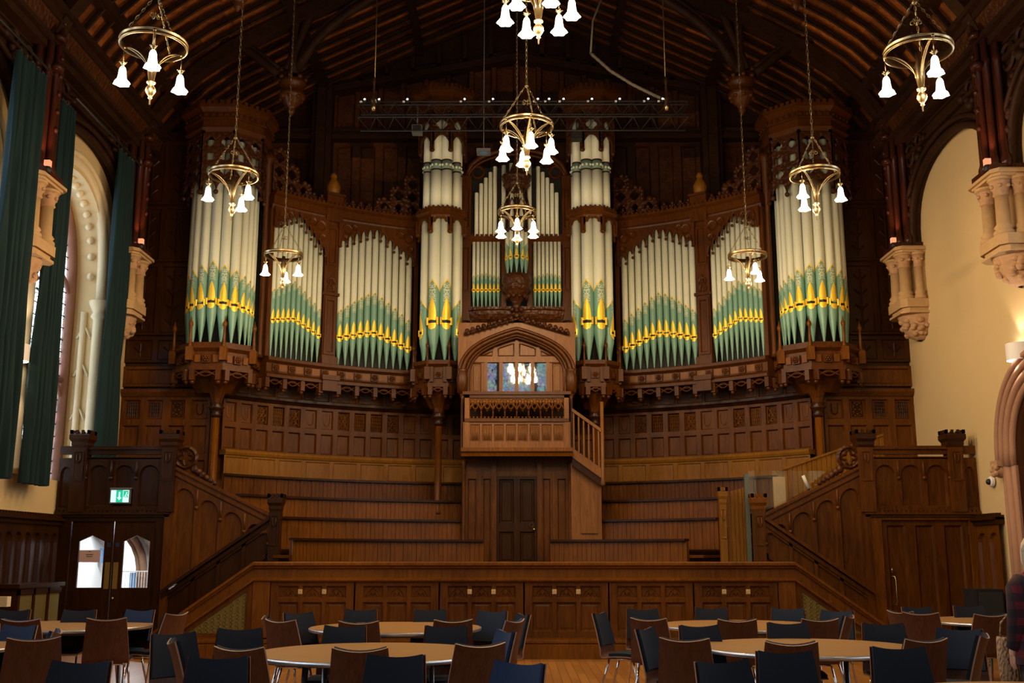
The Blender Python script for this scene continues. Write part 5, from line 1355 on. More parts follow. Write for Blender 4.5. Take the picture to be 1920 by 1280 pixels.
def right_door():
    x0, x1 = 6.05, 7.5; mp = flat(0, YR+.02)
    w = thing('door_surround', 'oak frame around the plain panelled door on the right', 'door frame', (6.7, YR, 0), world=True)
    b = MB(); b.bx(mp, 5.84, x0, 0, 2.15, -.1, .05); b.bx(mp, x1, WX-.01, 0, 2.15, -.1, .05); b.bx(mp, x0, x1, 2.07, 2.15, -.1, .05); b.build('frame', 'oak_warm', w)
    d = thing('panelled_door', 'wide oak door of three tall panels with a brass pull handle on the right', 'door', (6.8, YR, 0), world=True)
    b = MB(); n = 3; ws = (x1-x0-.02)/n
    for i in range(n): b.cell(mp, x0+.01+ws*i, x0+.01+ws*(i+1), .12, 2.07, .085, .04, .03, base=-.04)
    b.bx(mp, x0, x1, 0, .14, -.05, .0); b.build('door_leaf', 'oak', d)
    h = MB(); s = x0+.11; h.tube([mp(s, 1.15, .0), mp(s+.05, 1.15, .05), mp(s+.06, 1.1, .06), mp(s+.06, .75, .06), mp(s+.05, .70, .05), mp(s, .70, 0)], .014, 6); h.build('pull_handle', 'brass', d)
    h = MB(); h.lathe([(.02, 1.22), (.012, 1.27), (.002, 1.3)], mp(s+.02, 0, .02), 6); h.build('latch', 'chrome', d)
    for z in (1.0, 1.9): h = MB(); h.bx(mp, x1-.012, x1+.004, z-.07, z+.07, 0, .012); h.build('hinge', 'brass', d)
right_door()
# dado along both side walls
for sx in (-1, 1):
    side = 'left' if sx < 0 else 'right'
    mp = lambda s, z, d=0: Vector((sx*(WX-d), s, z))
    y0, y1 = (YN+.1, YR-.05) if sx < 0 else (YN+.1, 14.1)
    segs = [(y0, y1)] if sx < 0 else [(y0, 14.15), (17.1, YR-.05)]
    t = thing('wall_dado', 'dark oak dado with arched panels and battlemented top along the %s wall' % side, 'wall panelling', (sx*WX, 12, 0), world=True)
    b = MB(); c = MB()
    for a, e in segs:
        n = max(1, int((e-a)/.32)); w_ = (e-a)/n
        for i in range(n): b.arch(mp, a+w_*i, a+w_*(i+1), .85, 2.0, .03, .05, .03, spring=1.70, rise=.15, base=.05, n=8)
        b.bx(mp, a, e, 0, .85, .0, .09); n2 = max(1, n//2); w2 = (e-a)/n2
        for i in range(n2): b.cell(mp, a+w2*i, a+w2*(i+1), .15, .80, .06, .03, .02, base=.09)
        c.bx(mp, a, e, 1.98, 2.12, 0, .14); c.bx(mp, a, e, 2.05, 2.09, 0, .2); c.bx(mp, a, e, .82, .90, 0, .15); battlement(c, mp, a, e, 2.12, int((e-a)/.09), .035, .04, .13)
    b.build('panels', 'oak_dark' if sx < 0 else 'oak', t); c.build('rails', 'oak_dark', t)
# radiator cabinet on the left, loudspeaker on the right
t = thing('radiator_cabinet', 'dark cabinet with brass grille panels in the left corner by the doors', 'cabinet', (-7.3, 16.6, 0), world=True)
mp = lambda s, z, d=0: Vector((-7.28+d, s, z)); b = MB(); b.box(-7.6, -7.28, 15.9, 17.4, 0, 1.02); b.box(-7.62, -7.22, 15.85, 17.45, 1.02, 1.08)
for i in range(3): b.bx(mp, 15.9+.5*i-.0, 15.9+.5*i+.07, .0, 1.0, 0, .03)
b.bx(mp, 15.9, 17.4, .92, 1.0, 0, .03); b.build('case', 'oak_dark', t)
b = MB(); b.bx(mp, 15.97, 17.36, .1, .92, 0, .01); b.build('brass_grille', 'radiator', t)
b = MB(); b.bx(lambda s, z, d=0: Vector((-7.22+d, s, z)), 15.5, 15.62, .78, .92, -.3, 0); tag(b.build('switch_box', 'cream_stone'), 'small cream switch box on the left dado by the radiator cabinet', 'switch')
t = thing('loudspeaker', 'black floor loudspeaker against the right dado beside the oak door', 'loudspeaker', (7.25, 17.2, 0), world=True)
b = MB(); b.box(7.08, 7.5, 16.9, 17.4, 0, .98); b.build('cabinet', 'grey_dark' if False else 'black', t)
b = MB(); b.bx(flat(0, 16.9), 7.11, 7.47, .05, .94, 0, .02); b.build('front_grille', 'speaker_grille', t)
# CCTV dome
t = thing('dome_camera', 'small white dome security camera on the right wall', 'camera', (WX, 17.35, 2.65), world=True)
b = MB(); rows = [[(WX-.02-h, 17.35+r*cos(2*pi*k/14), 2.66+r*sin(2*pi*k/14)) for k in range(14)] for r, h in ((.085, 0), (.085, .04), (.07, .06))]; b.grid(rows, closed=True, capb=True); b.build('housing', 'white', t)
b = MB(); b.ball((WX-.09, 17.34, 2.655), .05, 10); b.build('dark_dome', 'black', t)
# stone doorway in the right wall
def stone_doorway():
    t = thing('stone_doorway', 'moulded red sandstone archway at the right edge of the hall', 'doorway', (WX, 15.6, 0), world=True)
    mp = lambda s, z, d=0: Vector((WX-d, 15.35+s, z)); hw = 1.30
    b = MB()
    for k, r, d in ((0, .07, .06), (.14, .06, .08), (-.12, .06, .03), (.26, .05, .10)):
        P = [((hw+k)*(-cos(pi*i/28)), 2.85+(1.38+k)*(sin(pi*i/28))**.8) for i in range(29)]
        b.tube([mp(a, z, d) for a, z in P], r, 6)
    b.build('arch_mouldings', 'pink_stone', t)
    j = MB()
    for e in (-1, 1):
        for k, r, d in ((0.02, .08, .04), (.12, .06, .05), (-.12, .06, .02)): j.tube([mp(e*(hw+k), 0, d), mp(e*(hw+k), 2.85, d)], r, 6)
        x0, x1 = sorted((e*(hw-.2), e*(hw+.2))); j.bx(mp, x0, x1, 0, 2.85, -.1, .05)
    j.build('jambs', 'pink_stone', t)
    c = MB()
    for e in (-1, 1):
        p = mp(e*(hw+.22), 2.80, .1); c.ball(p, .12, 8); c.bx(mp, e*(hw+.22)-.12, e*(hw+.22)+.12, 2.86, 2.95, 0, .2)
        for k in range(5): c.ball(p+Vector((-.09, .08*cos(k*1.3), .07*sin(k*1.3))), .045, 6)
    c.build('carved_stop', 'stone_carved', t)
    r_ = MB(); P = [((hw-.15)*(-cos(pi*i/20)), 2.85+(1.25)*(sin(pi*i/20))**.8) for i in range(21)]
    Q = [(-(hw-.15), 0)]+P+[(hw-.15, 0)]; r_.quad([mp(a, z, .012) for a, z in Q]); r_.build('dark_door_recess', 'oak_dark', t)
stone_doorway()
# ================================================================== CURTAINS
def curtain(x, y0, y1, z0, z1, lab, amp=.07, folds=5, narrow=.9, depth=.16):
    t = thing('curtain', lab, 'curtain', (x, (y0+y1)/2, z0), world=True, group='dark green curtains on the left windows')
    b = MB(); n = folds*10; rows = []; ym = (y0+y1)/2
    for i in range(15):
        z = z1+(z0-z1)*i/14; k = narrow+(1-narrow)*(i/14)**.6; r = []
        for j in range(n+1):
            u = j/n; ph = 2*pi*folds*u; y = ym+(u-.5)*(y1-y0)*k
            xx = x+amp*(.6+.4*i/14)*sin(ph+.6*sin(i*.5+u*5))+.025*sin(ph*2.3+i*.3); r.append((xx, y, z))
        for j in range(n, -1, -1): q = r[j]; r.append((q[0]+.02, q[1], q[2])) if False else None
        rows.append(r)
    b.grid(rows); rows2 = [[(p[0]-.025, p[1], p[2]) for p in r] for r in rows]; b.grid(rows2); b.grid([rows[-1], rows2[-1]]); b.grid([[r[0] for r in rows], [r[0] for r in rows2]]); b.grid([[r[-1] for r in rows], [r[-1] for r in rows2]])
    b.build('cloth', 'curtain', t)
    h = MB()
    for j in range(folds): h.ringm(lambda a, z, d=0: Vector((x, a, z)), ym+((j+.5)/folds-.5)*(y1-y0)*narrow, z1+.03, .03, .008)
    h.build('rings', 'iron', t)
curtain(-7.33, 18.55, 19.45, 2.58, 8.85, 'dark green curtain at the far side of the farther left window, beyond the cream shaft', .08, 4)
curtain(-7.40, 15.98, 16.92, 2.56, 8.75, 'dark green curtain hanging behind the nearer left corbel and the wall light', .09, 5, .5)
curtain(-7.15, 14.1, 15.12, 2.55, 8.6, 'dark green curtain at the left edge of the picture in front of the nearer corbel', .10, 5)
for i, (a, c) in enumerate(((16.5, 19.9), (12.3, 15.75))):
    b = MB(); b.tube([(-7.3, a, 8.92), (-7.3, c, 8.92)], .022, 8); tag(b.build('curtain_rail', 'iron'), ['dark curtain rail over the farther left window', 'dark curtain rail over the nearer left window'][i], 'curtain rail')
# ================================================================== CHANDELIERS
def roof_z(x):
    x = abs(x)
    for (x0, z0), (x1, z1) in zip(PROF, PROF[1:]):
        if x1 <= x <= x0: return z1+(z0-z1)*(x-x1)/(x0-x1)
    return 14.5
def chain_mesh(b, p0, p1, link=.055, r=.0045, w=.012):
    p0, p1 = Vector(p0), Vector(p1); d = p1-p0; L = d.length; n = max(2, int(L/link)); d.normalize()
    a = d.orthogonal().normalized(); c = d.cross(a)
    for i in range(n):
        m = p0+d*(L*(i+.5)/n); q = a if i % 2 else c
        pts = [m+d*(link*.62*cos(2*pi*k/6))+q*(w*sin(2*pi*k/6)) for k in range(6)]
        b.tube(pts, r, 3, closed=True)
def chandelier(loc, n, rot, label, R=.33, z_top=None, bell=.13, double=False):
    x, y, z = loc; t = thing('chandelier', label, 'chandelier', loc, 0, 'brass chandeliers with bell shades')
    s = R/.33
    # ring: moulded band
    b = MB(); prof = [(R-.008*s, -.035*s), (R+.010*s, -.035*s), (R+.016*s, -.02*s), (R+.006*s, -.01*s), (R+.006*s, .012*s), (R+.016*s, .022*s), (R+.010*s, .035*s), (R-.008*s, .035*s), (R-.008*s, -.035*s)]
    b.lathe(prof, (0, 0, 0), 40); b.build('ring', 'brass', t)
    # central stem with baluster and finial
    b = MB(); b.lathe([(.03*s, -.02*s), (.035*s, -.12*s), (.05*s, -.17*s), (.045*s, -.30*s), (.028*s, -.40*s), (.045*s, -.415*s), (.045*s, -.43*s), (.022*s, -.45*s), (.05*s, -.49*s), (.052*s, -.52*s), (.03*s, -.56*s), (.016*s, -.58*s), (.022*s, -.595*s), (.008*s, -.61*s), (.006*s, -.66*s), (.001, -.665*s)][::-1], (0, 0, 0), 14)
    b.build('stem', 'brass', t)
    arms = max(n, 3)
    for k in range(arms):
        a = rot+2*pi*k/arms; ca, sa = cos(a), sin(a); m = MB()
        for off, rr in ((0, .011), (.035, .006)):
            P = []
            for i in range(11):
                u = i/10; rad = R*(1-u)**.0 if False else .035*s+(R-.035*s)*(u**1.55); zz = -.30*s+.30*s*(1-(1-u)**1.7)-off*sin(pi*u)*s; P.append((rad*ca, rad*sa, zz))
            m.tube(P, rr*s, 5)
        # flat strap beside the rod
        rows = []
        for i in range(11):
            u = i/10; rad = .035*s+(R-.035*s)*(u**1.55); zz = -.30*s+.30*s*(1-(1-u)**1.7); w = .018*s*(1-.4*u)
            rows.append([(rad*ca-w*sa, rad*sa+w*ca, zz), (rad*ca+w*sa, rad*sa-w*ca, zz)])
        m.grid(rows); m.ball((R*ca, R*sa, .0), .02*s, 6); m.build('arm', 'brass', t)
    # chains up to a small crown, then one long chain to the roof
    up = .52*s
    b = MB(); nc = 3
    for k in range(nc):
        a = rot+2*pi*k/nc+.5; chain_mesh(b, (R*cos(a), R*sin(a), .03), (.03*cos(a), .03*sin(a), up), .05*s, .0045*s, .011*s)
    for k in range(5): a = 2*pi*k/5; b.ringm(lambda p, q, d=0: Vector((p*cos(a), p*sin(a), q)), .035*s, up*.62, .022*s, .005)
    b.lathe([(.012, up), (.03*s, up+.02), (.012, up+.05), (.02*s, up+.07), (.005, up+.1)], (0, 0, 0), 8)
    zt = (z_top or roof_z(x))-z-.1
    chain_mesh(b, (0, 0, up+.08), (0, 0, zt), .075, .006, .015); b.lathe([(.06, zt-.06), (.08, zt), (.03, zt+.06)], (0, 0, 0), 8)
    b.build('chain', 'brass_dark', t)
    hb = .20*s
    for k in range(n):
        a = rot+2*pi*k/n+(pi/n if double else 0); rr = R*1.0; bx_, by_ = rr*cos(a), rr*sin(a); dz = (-.0 if not double or k % 2 else -.0)
        L = .17*s; wl = .70
        lamp = MB(); 
        pr = [(bell*.20, 0), (bell*.30, -.012), (bell*.40, -.04), (bell*.44, -.09), (bell*.54, -.15), (bell*.80, -.185), (bell*.92, -.205), (bell*.78, -.20), (bell*.48, -.15), (bell*.38, -.08)]
        pr = [(r*wl, z0*.92) for r, z0 in pr]
        rows = [[(bx_+r*(1+(.10 if i in (5, 6, 7) else 0)*cos(6*2*pi*j/24))*cos(2*pi*j/24), by_+r*(1+(.10 if i in (5, 6, 7) else 0)*cos(6*2*pi*j/24))*sin(2*pi*j/24), z0*s-L-.05*s) for j in range(24)] for i, (r, z0) in enumerate(pr)]
        lamp.grid(rows, closed=True, capa=True); o = lamp.build('bell_shade', 'lamp', t)
        c = MB(); c.tube([(bx_, by_, -.02), (bx_, by_, -L)], .005, 5); c.lathe([(.008, -L+.01), (.035*s, -L), (.03*s, -L-.015*s), (.014*s, -L-.03*s), (.016*s, -L-.055*s)], (bx_, by_, 0), 10)
        for q in range(5): c.ball((bx_+.034*s*cos(2*pi*q/5), by_+.034*s*sin(2*pi*q/5), -L), .008*s, 4)
        co = c.build('lamp_holder', 'brass', o)
        point_light('bell_light', (bx_, by_, -L-.29*s), LAMP_W, (1, .68, .36), .05, t)
    return t
M['brass_dark'] = plain('dark_brass_chain', (.30, .22, .10), .4, metal=.9)
def ch(px, py, Y, **k): return chandelier(tuple(at(px, py, Y)), **k)
ch(532, 478, 17.5, n=3, rot=1.65, label='brass chandelier with three bell shades, the farthest of the left row', R=.315)
ch(438, 327, 14.1, n=3, rot=1.457, label='brass chandelier with three bell shades, middle one of the left row')
ch(288, 82, 10.2, n=3, rot=-1.22, label='brass chandelier with three bell shades nearest the camera on the left')
ch(1401, 480, 17.5, n=3, rot=-1.39, label='brass chandelier with three bell shades, the farthest of the right row', R=.315)
ch(1527, 328, 14.1, n=3, rot=1.80, label='brass chandelier with three bell shades, middle one of the right row')
ch(1721, 97, 10.2, n=3, rot=-1.5, label='brass chandelier with three bell shades nearest the camera on the right')
ch(970, 398, 17.0, n=6, rot=-pi/2, label='brass chandelier with six bell shades, farthest on the centre line, before the organ turret', R=.31)
ch(988, 236, 13.0, n=6, rot=-pi/2+.15, label='brass chandelier with six bell shades, middle of the centre row', R=.335)
ch(1010, -34, 9.9, n=6, rot=-1.22, label='large bright chandelier cut off by the top edge, nearest on the centre line', R=.34)
# ================================================================== LIGHTING TRUSS
def light_truss():
    Y = 18.2; z = zy(190, Y)
    t = thing('lighting_truss', 'long black lighting truss hung on wires in front of the organ', 'lighting truss', (0, Y, z), world=True)
    x0, x1 = xp(672, Y, 200), xp(1290, Y, 200); b = MB()
    for yy, zz in ((Y, z), (Y, z-.06), (Y+.35, z-.10), (Y-.05, z-.32), (Y+.35, z-.42)): b.tube([(x0, yy, zz), (x1, yy, zz)], .017, 6)
    n = 18
    for i in range(n):
        a, c = x0+(x1-x0)*i/n, x0+(x1-x0)*(i+1)/n; m_ = (a+c)/2
        b.tube([(a, Y, z), (m_, Y+.35, z-.10), (c, Y, z)], .009, 4); b.tube([(a, Y, z-.06), (m_, Y-.05, z-.32), (c, Y, z-.06)], .009, 4)
        b.tube([(a, Y-.05, z-.32), (m_, Y+.35, z-.42), (c, Y-.05, z-.32)], .009, 4)
    b.build('frame', 'iron', t)
    for px in (685, 712, 765, 872, 925, 1009, 1030, 1057, 1110, 1162, 1215, 1242):
        x = xp(px, Y, 188); b = MB(); b.lathe([(.02, 0), (.035, .02), (.035, .08)], (x, Y-.03, z-.03), 10); o = b.build('lamp_body', 'black', t)
        b = MB(); b.ball((x, Y-.05, z+.02), .022, 8); q = b.build('lit_lens', 'led', o); q.matrix_parent_inverse = Matrix()
        b = MB(); b.box(x-.09, x-.05, Y-.04, Y-.02, z-.03, z-.0); q = b.build('clamp', 'white', t)
    for px in (702, 1249):
        x = xp(px, Y, 195); w = MB(); w.tube([(x, Y, z-.05), (x, Y, roof_z(x)-.1)], .012, 5); w.build('wire', 'brass_dark', t)
        w = MB(); w.lathe([(.03, -.2), (.05, -.12), (.03, -.05), (.05, .0), (.03, .05), (.02, .3), (.035, .36), (.012, .45)], (x, Y-.06, z), 8); w.build('shackle', 'brass', t)
    w = MB(); P = [at(1108, 100, 18.6), at(1145, 133, 18.5), at(1185, 158, 18.4), at(1225, 178, 18.3), at(1252, 190, 18.2)]; Q = []
    for i in range(len(P)-1):
        for k in range(8): Q.append(P[i].lerp(P[i+1], k/8))
    w.tube(Q+[P[-1]], [.028+.006*(i % 2) for i in range(len(Q)+1)], 6); w.tube([P[0], at(1112, 40, 18.7), at(1135, -20, 18.8)], .02, 5)
    w.build('ribbed_cable', 'hose', t)
M['hose'] = plain('ribbed_cable', (.22, .18, .12), .5)
light_truss()
for px, py, Y, lab in ((782, 240, 19.6, 'grey box floodlight left of the upper organ pipes'), (1082, 252, 19.6, 'black box floodlight right of the upper organ pipes')):
    p = at(px, py, Y); t = thing('floodlight', lab, 'floodlight', tuple(p), world=True)
    b = MB(); b.box(p.x-.10, p.x+.10, Y, Y+.2, p.z-.08, p.z+.08); b.tube([(p.x, Y+.1, p.z+.08), (p.x, Y+.1, p.z+.5)], .015, 6); b.build('housing', 'grey' if px < 900 else 'black', t)
    b = MB(); b.bx(flat(p.x, Y), -.08, .08, p.z-.06, p.z+.06, 0, .01); b.build('front_glass', 'iron', t)
# projector-like square ceiling sensor
p = at(907, 282, 19.0); t = thing('projector', 'small pale box with a round blue lens hanging left of the middle chandelier', 'projector', tuple(p), world=True)
b = MB(); b.box(p.x-.13, p.x+.13, 19.0, 19.25, p.z-.01, p.z+.05); b.tube([(p.x, 19.1, p.z+.05), (p.x, 19.1, roof_z(p.x)-.1)], .008, 6); b.build('housing', 'grey', t)
b = MB(); b.lathe([(.07, -.02), (.07, -.01)], (p.x, 19.1, p.z), 14); b.build('blue_lens', 'blue_board', t)
# ================================================================== TABLES AND CHAIRS
def table(c, lab):
    t = thing('round_table', lab, 'table', (c[0], c[1], 0), 0, 'round oak tables')
    R = .915; b = MB(); b.lathe([(R-.01, .712), (R-.003, .712), (R-.003, .742), (R-.01, .742)], n=64); b.cur = 0
    b.lathe([(.001, .742), (R-.004, .7425)], n=64) if False else None
    b.quad([((R-.005)*cos(2*pi*k/64), (R-.005)*sin(2*pi*k/64), .743) for k in range(64)]); b.quad([((R-.005)*cos(2*pi*k/64), (R-.005)*sin(2*pi*k/64), .712) for k in range(64)][::-1])
    b.build('tabletop', 'table', t)
    b = MB(); b.lathe([(R-.004, .708), (R+.004, .712), (R+.004, .738), (R-.004, .741), (R-.004, .708)], n=64); b.build('metal_edge', 'alu', t)
    for k in range(4):
        a = pi/4+k*pi/2; l = MB(); l.tube([(.62*cos(a), .62*sin(a), .71), (.66*cos(a), .66*sin(a), .03), (.66*cos(a), .66*sin(a), 0)], [.025, .02, .025], 8)
        l.build('leg', 'alu_dark', t)
    f = MB()
    for e in (-1, 1): f.box(-.5, .5, e*.42-.02, e*.42+.02, .66, .71); f.box(e*.42-.02, e*.42+.02, -.5, .5, .67, .71)
    f.build('underframe', 'alu_dark', t)
    return t
M['alu_dark'] = plain('grey_metal', (.25, .26, .28), .35, metal=.8)
TB = dict(A=(-1.16, 8.83), B=(-1.30, 11.8), C=(2.46, 9.35), D=(2.50, 12.2), E=(-4.97, 12.1), F=(-5.15, 9.4), G=(5.8, 13.0))
TL = dict(A='round oak-topped table with metal edge in the left centre foreground', B='round oak-topped table left of centre nearer the stage', C='round oak-topped table in the right foreground',
          D='round oak-topped table right of centre nearer the stage', E='round oak-topped table on the far left before the double doors', F='round oak-topped table cut off by the left edge', G='round oak-topped table on the far right before the oak door')
for k in TB: table(TB[k], TL[k])
for k, c, lab in (('H', (-.9, 5.7), 'round oak-topped table below the picture in the centre'), ('I', (2.9, 5.9), 'round oak-topped table below the picture on the right'), ('J', (-4.6, 5.6), 'round oak-topped table below the picture on the left')): table(c, lab)
def chair_proto():
    # faces +Y; bent plywood shell with fabric pads on chrome legs
    P = []          # centre line (y, z, halfwidth, bow)
    for i in range(9): u = i/8; P.append((-.225-.085*u-.02*u*u, .50+.385*u, .225-.035*u, .035))
    for i in range(1, 5): a = pi/2*i/4; P.insert(0, (-.225+.06*(1-cos(a)), .50-.06*sin(a), .225, .035*(1-i/4)))
    for i in range(1, 7): u = i/6; P.insert(0, (-.165+.385*u, .44+.012*sin(pi*u)-.02*max(0, u-.7), .225-.01*u, .0))
    def row(p, off, wk=1.0, nrm=None):
        y, z, w, bow = p; out = []
        for j in range(9):
            s = (j/4-1); yy = y+bow*(s*s) ; zz = z; 
            out.append((s*w*wk, yy+nrm[0]*off, zz+nrm[1]*off))
        return out
    N_ = []
    for i in range(len(P)):
        a, c = P[max(i-1, 0)], P[min(i+1, len(P)-1)]; dy, dz = c[0]-a[0], c[1]-a[1]; l = hypot(dy, dz); n = (-dz/l, dy/l)
        N_.append((-n[0], -n[1]))
    # make normals point to the sitter
    N_ = [(n if (n[1] > .5 or n[0] > 0) else (-n[0], -n[1])) for n in N_]
    def shell(i0, i1, o0, o1, wk, dip=False):
        b = MB(); ra, rb = [], []
        for i in range(i0, i1): ra.append(row(P[i], o0, wk, N_[i])); rb.append(row(P[i], o1, wk, N_[i]))
        if dip:     # top edge dips in the middle
            for r in (ra, rb):
                for q, dzk in ((-1, .028), (-2, .012)): r[q] = [(x, y, z-dzk*(1-(x/.19)**2)) for x, y, z in r[q]]
        b.grid(ra); b.grid(rb)
        b.cur = 1 if dip else 0
        b.grid([ra[0], rb[0]], smooth=False); b.grid([ra[-1], rb[-1]], smooth=False)
        b.grid([[r[0] for r in ra], [r[0] for r in rb]], smooth=False); b.grid([[r[-1] for r in ra], [r[-1] for r in rb]], smooth=False)
        return b
    n = len(P)
    t = thing('banquet_chair', '', 'chair')
    shell(0, n, -.006, .006, 1.0, True).build('wooden_shell', ['ply', 'ply_edge'], t)
    shell(n-8, n, .006, .034, .93, True).build('back_pad', 'navy', t)
    shell(0, 6, .006, .036, .96).build('seat_pad', 'navy', t)
    f = MB()
    for sx in (-1, 1): f.tube([(sx*.17, .17, .425), (sx*.17, -.13, .425)], .011, 6)
    for y in (.15, -.11): f.tube([(-.17, y, .42), (.17, y, .42)], .011, 6)
    f.build('seat_frame', 'chrome', t)
    for sx in (-1, 1):
        for y0, y1 in ((.15, .235), (-.11, -.235)):
            l = MB(); l.tube([(sx*.17, y0, .425), (sx*.185, (y0*.6+y1*.4), .25), (sx*.205, y1, .012), (sx*.205, y1, 0)], .0115, 8); l.build('leg', 'chrome', t)
    return t
proto = chair_proto()
proto_blue = copy_tree(proto)
for o in [k for k in bpy.data.objects if k.parent == proto_blue and 'pad' in k.name]:
    o.data = o.data.copy(); o.data.materials[0] = M['blue']
proto_slate = copy_tree(proto)
for o in [k for k in bpy.data.objects if k.parent == proto_slate and 'pad' in k.name]:
    o.data = o.data.copy(); o.data.materials[0] = M['slate']
used = {0: False, 1: False, 2: False}
def chair(px, py, ang, label, blue=0, Y=None):
    # px, py: middle of the top edge in the photo; ang: facing, 0 = away from the camera, +90 = to the left, 180 = towards the camera
    if Y is None: Y = -(.875-H)*-1/tv(py) if False else (.875-H)/tv(py)
    p = at(px, py, Y); a = radians(ang); off = Vector((sin(a), -cos(a)))*.31     # top edge is behind the seat centre
    x, y = p.x-off.x, p.y-off.y
    src = (proto, proto_blue, proto_slate)[blue]
    c = src if not used[blue] else copy_tree(src); used[blue] = True
    c.location = (x, y, 0); c.rotation_euler = (0, 0, a)
    c['label'] = label; c['group'] = 'banquet chairs around the tables'
    return c
CH = [
 # table B and its surroundings
 (678, 1143, 172, 'chair with dark pad facing us, behind the left half of the rear left-centre table'),
 (807, 1143, 182, 'chair with dark pad facing us, behind the right half of the rear left-centre table'),
 (926, 1146, 150, 'slate blue padded chair at the right end of the rear left-centre table'),
 (672, 1166, 3, 'wooden-backed chair at the near side of the rear left-centre table, left one'),
 (850, 1163, 14, 'wooden-backed chair at the near side of the rear left-centre table, right one'),
 (556, 1149, 226, 'dark padded chair at the left end of the rear left-centre table, turned right'),
 (523, 1163, -28, 'reddish wooden-backed chair left of the rear left-centre table'),
 (494, 1157, -75, 'narrow side-on chair at the far left of the rear left-centre table'),
 (986, 1152, 110, 'side-on chair at the right of the rear left-centre table, beside the floor gap'),
 (968, 1163, 62, 'wooden-backed chair turned left behind the blue side chair in the centre'),
 # table A
 (648, 1174, 176, 'chair with navy pad across the far side of the front left-centre table, left one'),
 (836, 1174, 186, 'chair with navy pad across the far side of the front left-centre table, right one'),
 (674, 1217, 2, 'wooden-backed chair at the near edge of the front left-centre table, left one'),
 (902, 1208, 22, 'large wooden-backed chair at the near right of the front left-centre table'),
 (743, 1229, 174, 'navy padded chair facing us at the bottom edge, before the front left-centre table'),
 (955, 1184, 112, 'blue padded chair seen from the side at the right of the front left-centre table'),
 (980, 1243, 140, 'blue padded chair cut off by the bottom edge in the centre'),
 (450, 1179, 190, 'dark padded chair facing us left of the front left-centre table'),
 (445, 1215, -14, 'reddish wooden-backed chair at the near left of the front left-centre table'),
 (411, 1233, 184, 'black padded chair facing us at the bottom edge, left of centre'),
 (319, 1202, 292, 'brown wooden-backed chair half turned away, left of the black padded front chair'),
 (322, 1188, 222, 'dark padded chair behind the half turned wooden one on the left'),
 # table E
 (150, 1144, 180, 'dark padded chair behind the far left table, in front of the radiator cabinet doors'),
 (28, 1144, 176, 'dark padded chair behind the far left table at the left edge'),
 (265, 1144, 162, 'blue padded chair at the right of the far left table before the double doors'),
 (198, 1160, 12, 'large wooden-backed chair at the near side of the far left table'),
 (35, 1162, 2, 'wooden-backed chair low at the left edge behind the blue one'),
 (333, 1150, 70, 'wooden side-on chair right of the far left table before the grille'),
 # table F
 (40, 1173, 160, 'bright blue padded chair at the left edge behind the cut-off table'),
 (62, 1197, 24, 'tilted wooden-backed chair at the left edge, near side'),
 (108, 1183, 105, 'bright blue padded chair seen from the side near the left edge'),
 (156, 1241, 172, 'black padded chair facing us at the bottom left'),
 # right: table D
 (1203, 1142, 188, 'dark padded chair behind the left end of the rear right table'),
 (1332, 1140, 178, 'dark padded chair behind the middle of the rear right table'),
 (1475, 1141, 174, 'slate padded chair behind the right end of the rear right table'),
 (1382, 1162, -2, 'wooden-backed chair at the near side of the rear right table'),
 (1214, 1160, -26, 'wooden-backed chair turned right at the left end of the rear right table'),
 (1538, 1161, 8, 'wooden-backed chair at the near right of the rear right table'),
 (1570, 1145, 145, 'slate padded chair turned left at the right end of the rear right table'),
 (1594, 1155, 62, 'narrow wooden side-on chair right of the rear right table'),
 (1118, 1150, 246, 'dark padded chair on chrome legs standing side-on in the floor gap'),
 # table C
 (1202, 1179, 242, 'dark padded chair side-on at the left of the front right table'),
 (1308, 1173, 192, 'dark padded chair facing us across the left far side of the front right table'),
 (1474, 1168, 180, 'navy padded chair facing us across the middle of the front right table'),
 (1653, 1169, 174, 'navy padded chair facing us across the right far side of the front right table'),
 (1282, 1198, -16, 'large wooden-backed chair at the near left of the front right table'),
 (1484, 1205, -2, 'wooden-backed chair at the near side of the front right table'),
 (1468, 1222, 182, 'black padded chair facing us at the bottom edge below the front right table'),
 (1680, 1214, 178, 'black padded chair facing us at the bottom edge, right of the front right table'),
 (1738, 1199, 18, 'wooden-backed chair turned left at the right of the front right table'),
 (1797, 1179, 148, 'slate padded chair turned left behind the right wooden-backed chair'),
 (1846, 1191, 60, 'narrow wooden side-on chair near the right edge beside the person'),
 (1348, 1240, 205, 'black padded chair just showing at the bottom edge below the front right table'),
 # table G
 (1812, 1136, 182, 'dark padded chair behind the far right table'),
 (1714, 1138, 190, 'dark padded chair at the left end of the far right table'),
 (1724, 1149, -28, 'wooden-backed chair turned right before the oak door'),
 (1684, 1146, -62, 'narrow wooden side-on chair left of the far right table'),
 (1858, 1152, 4, 'wooden-backed chair at the near side of the far right table beside the person'),
]
for c in CH: chair(c[0], c[1], c[2], c[3], 2 if 'slate' in c[3] else 1 if 'blue ' in c[3] else 0)
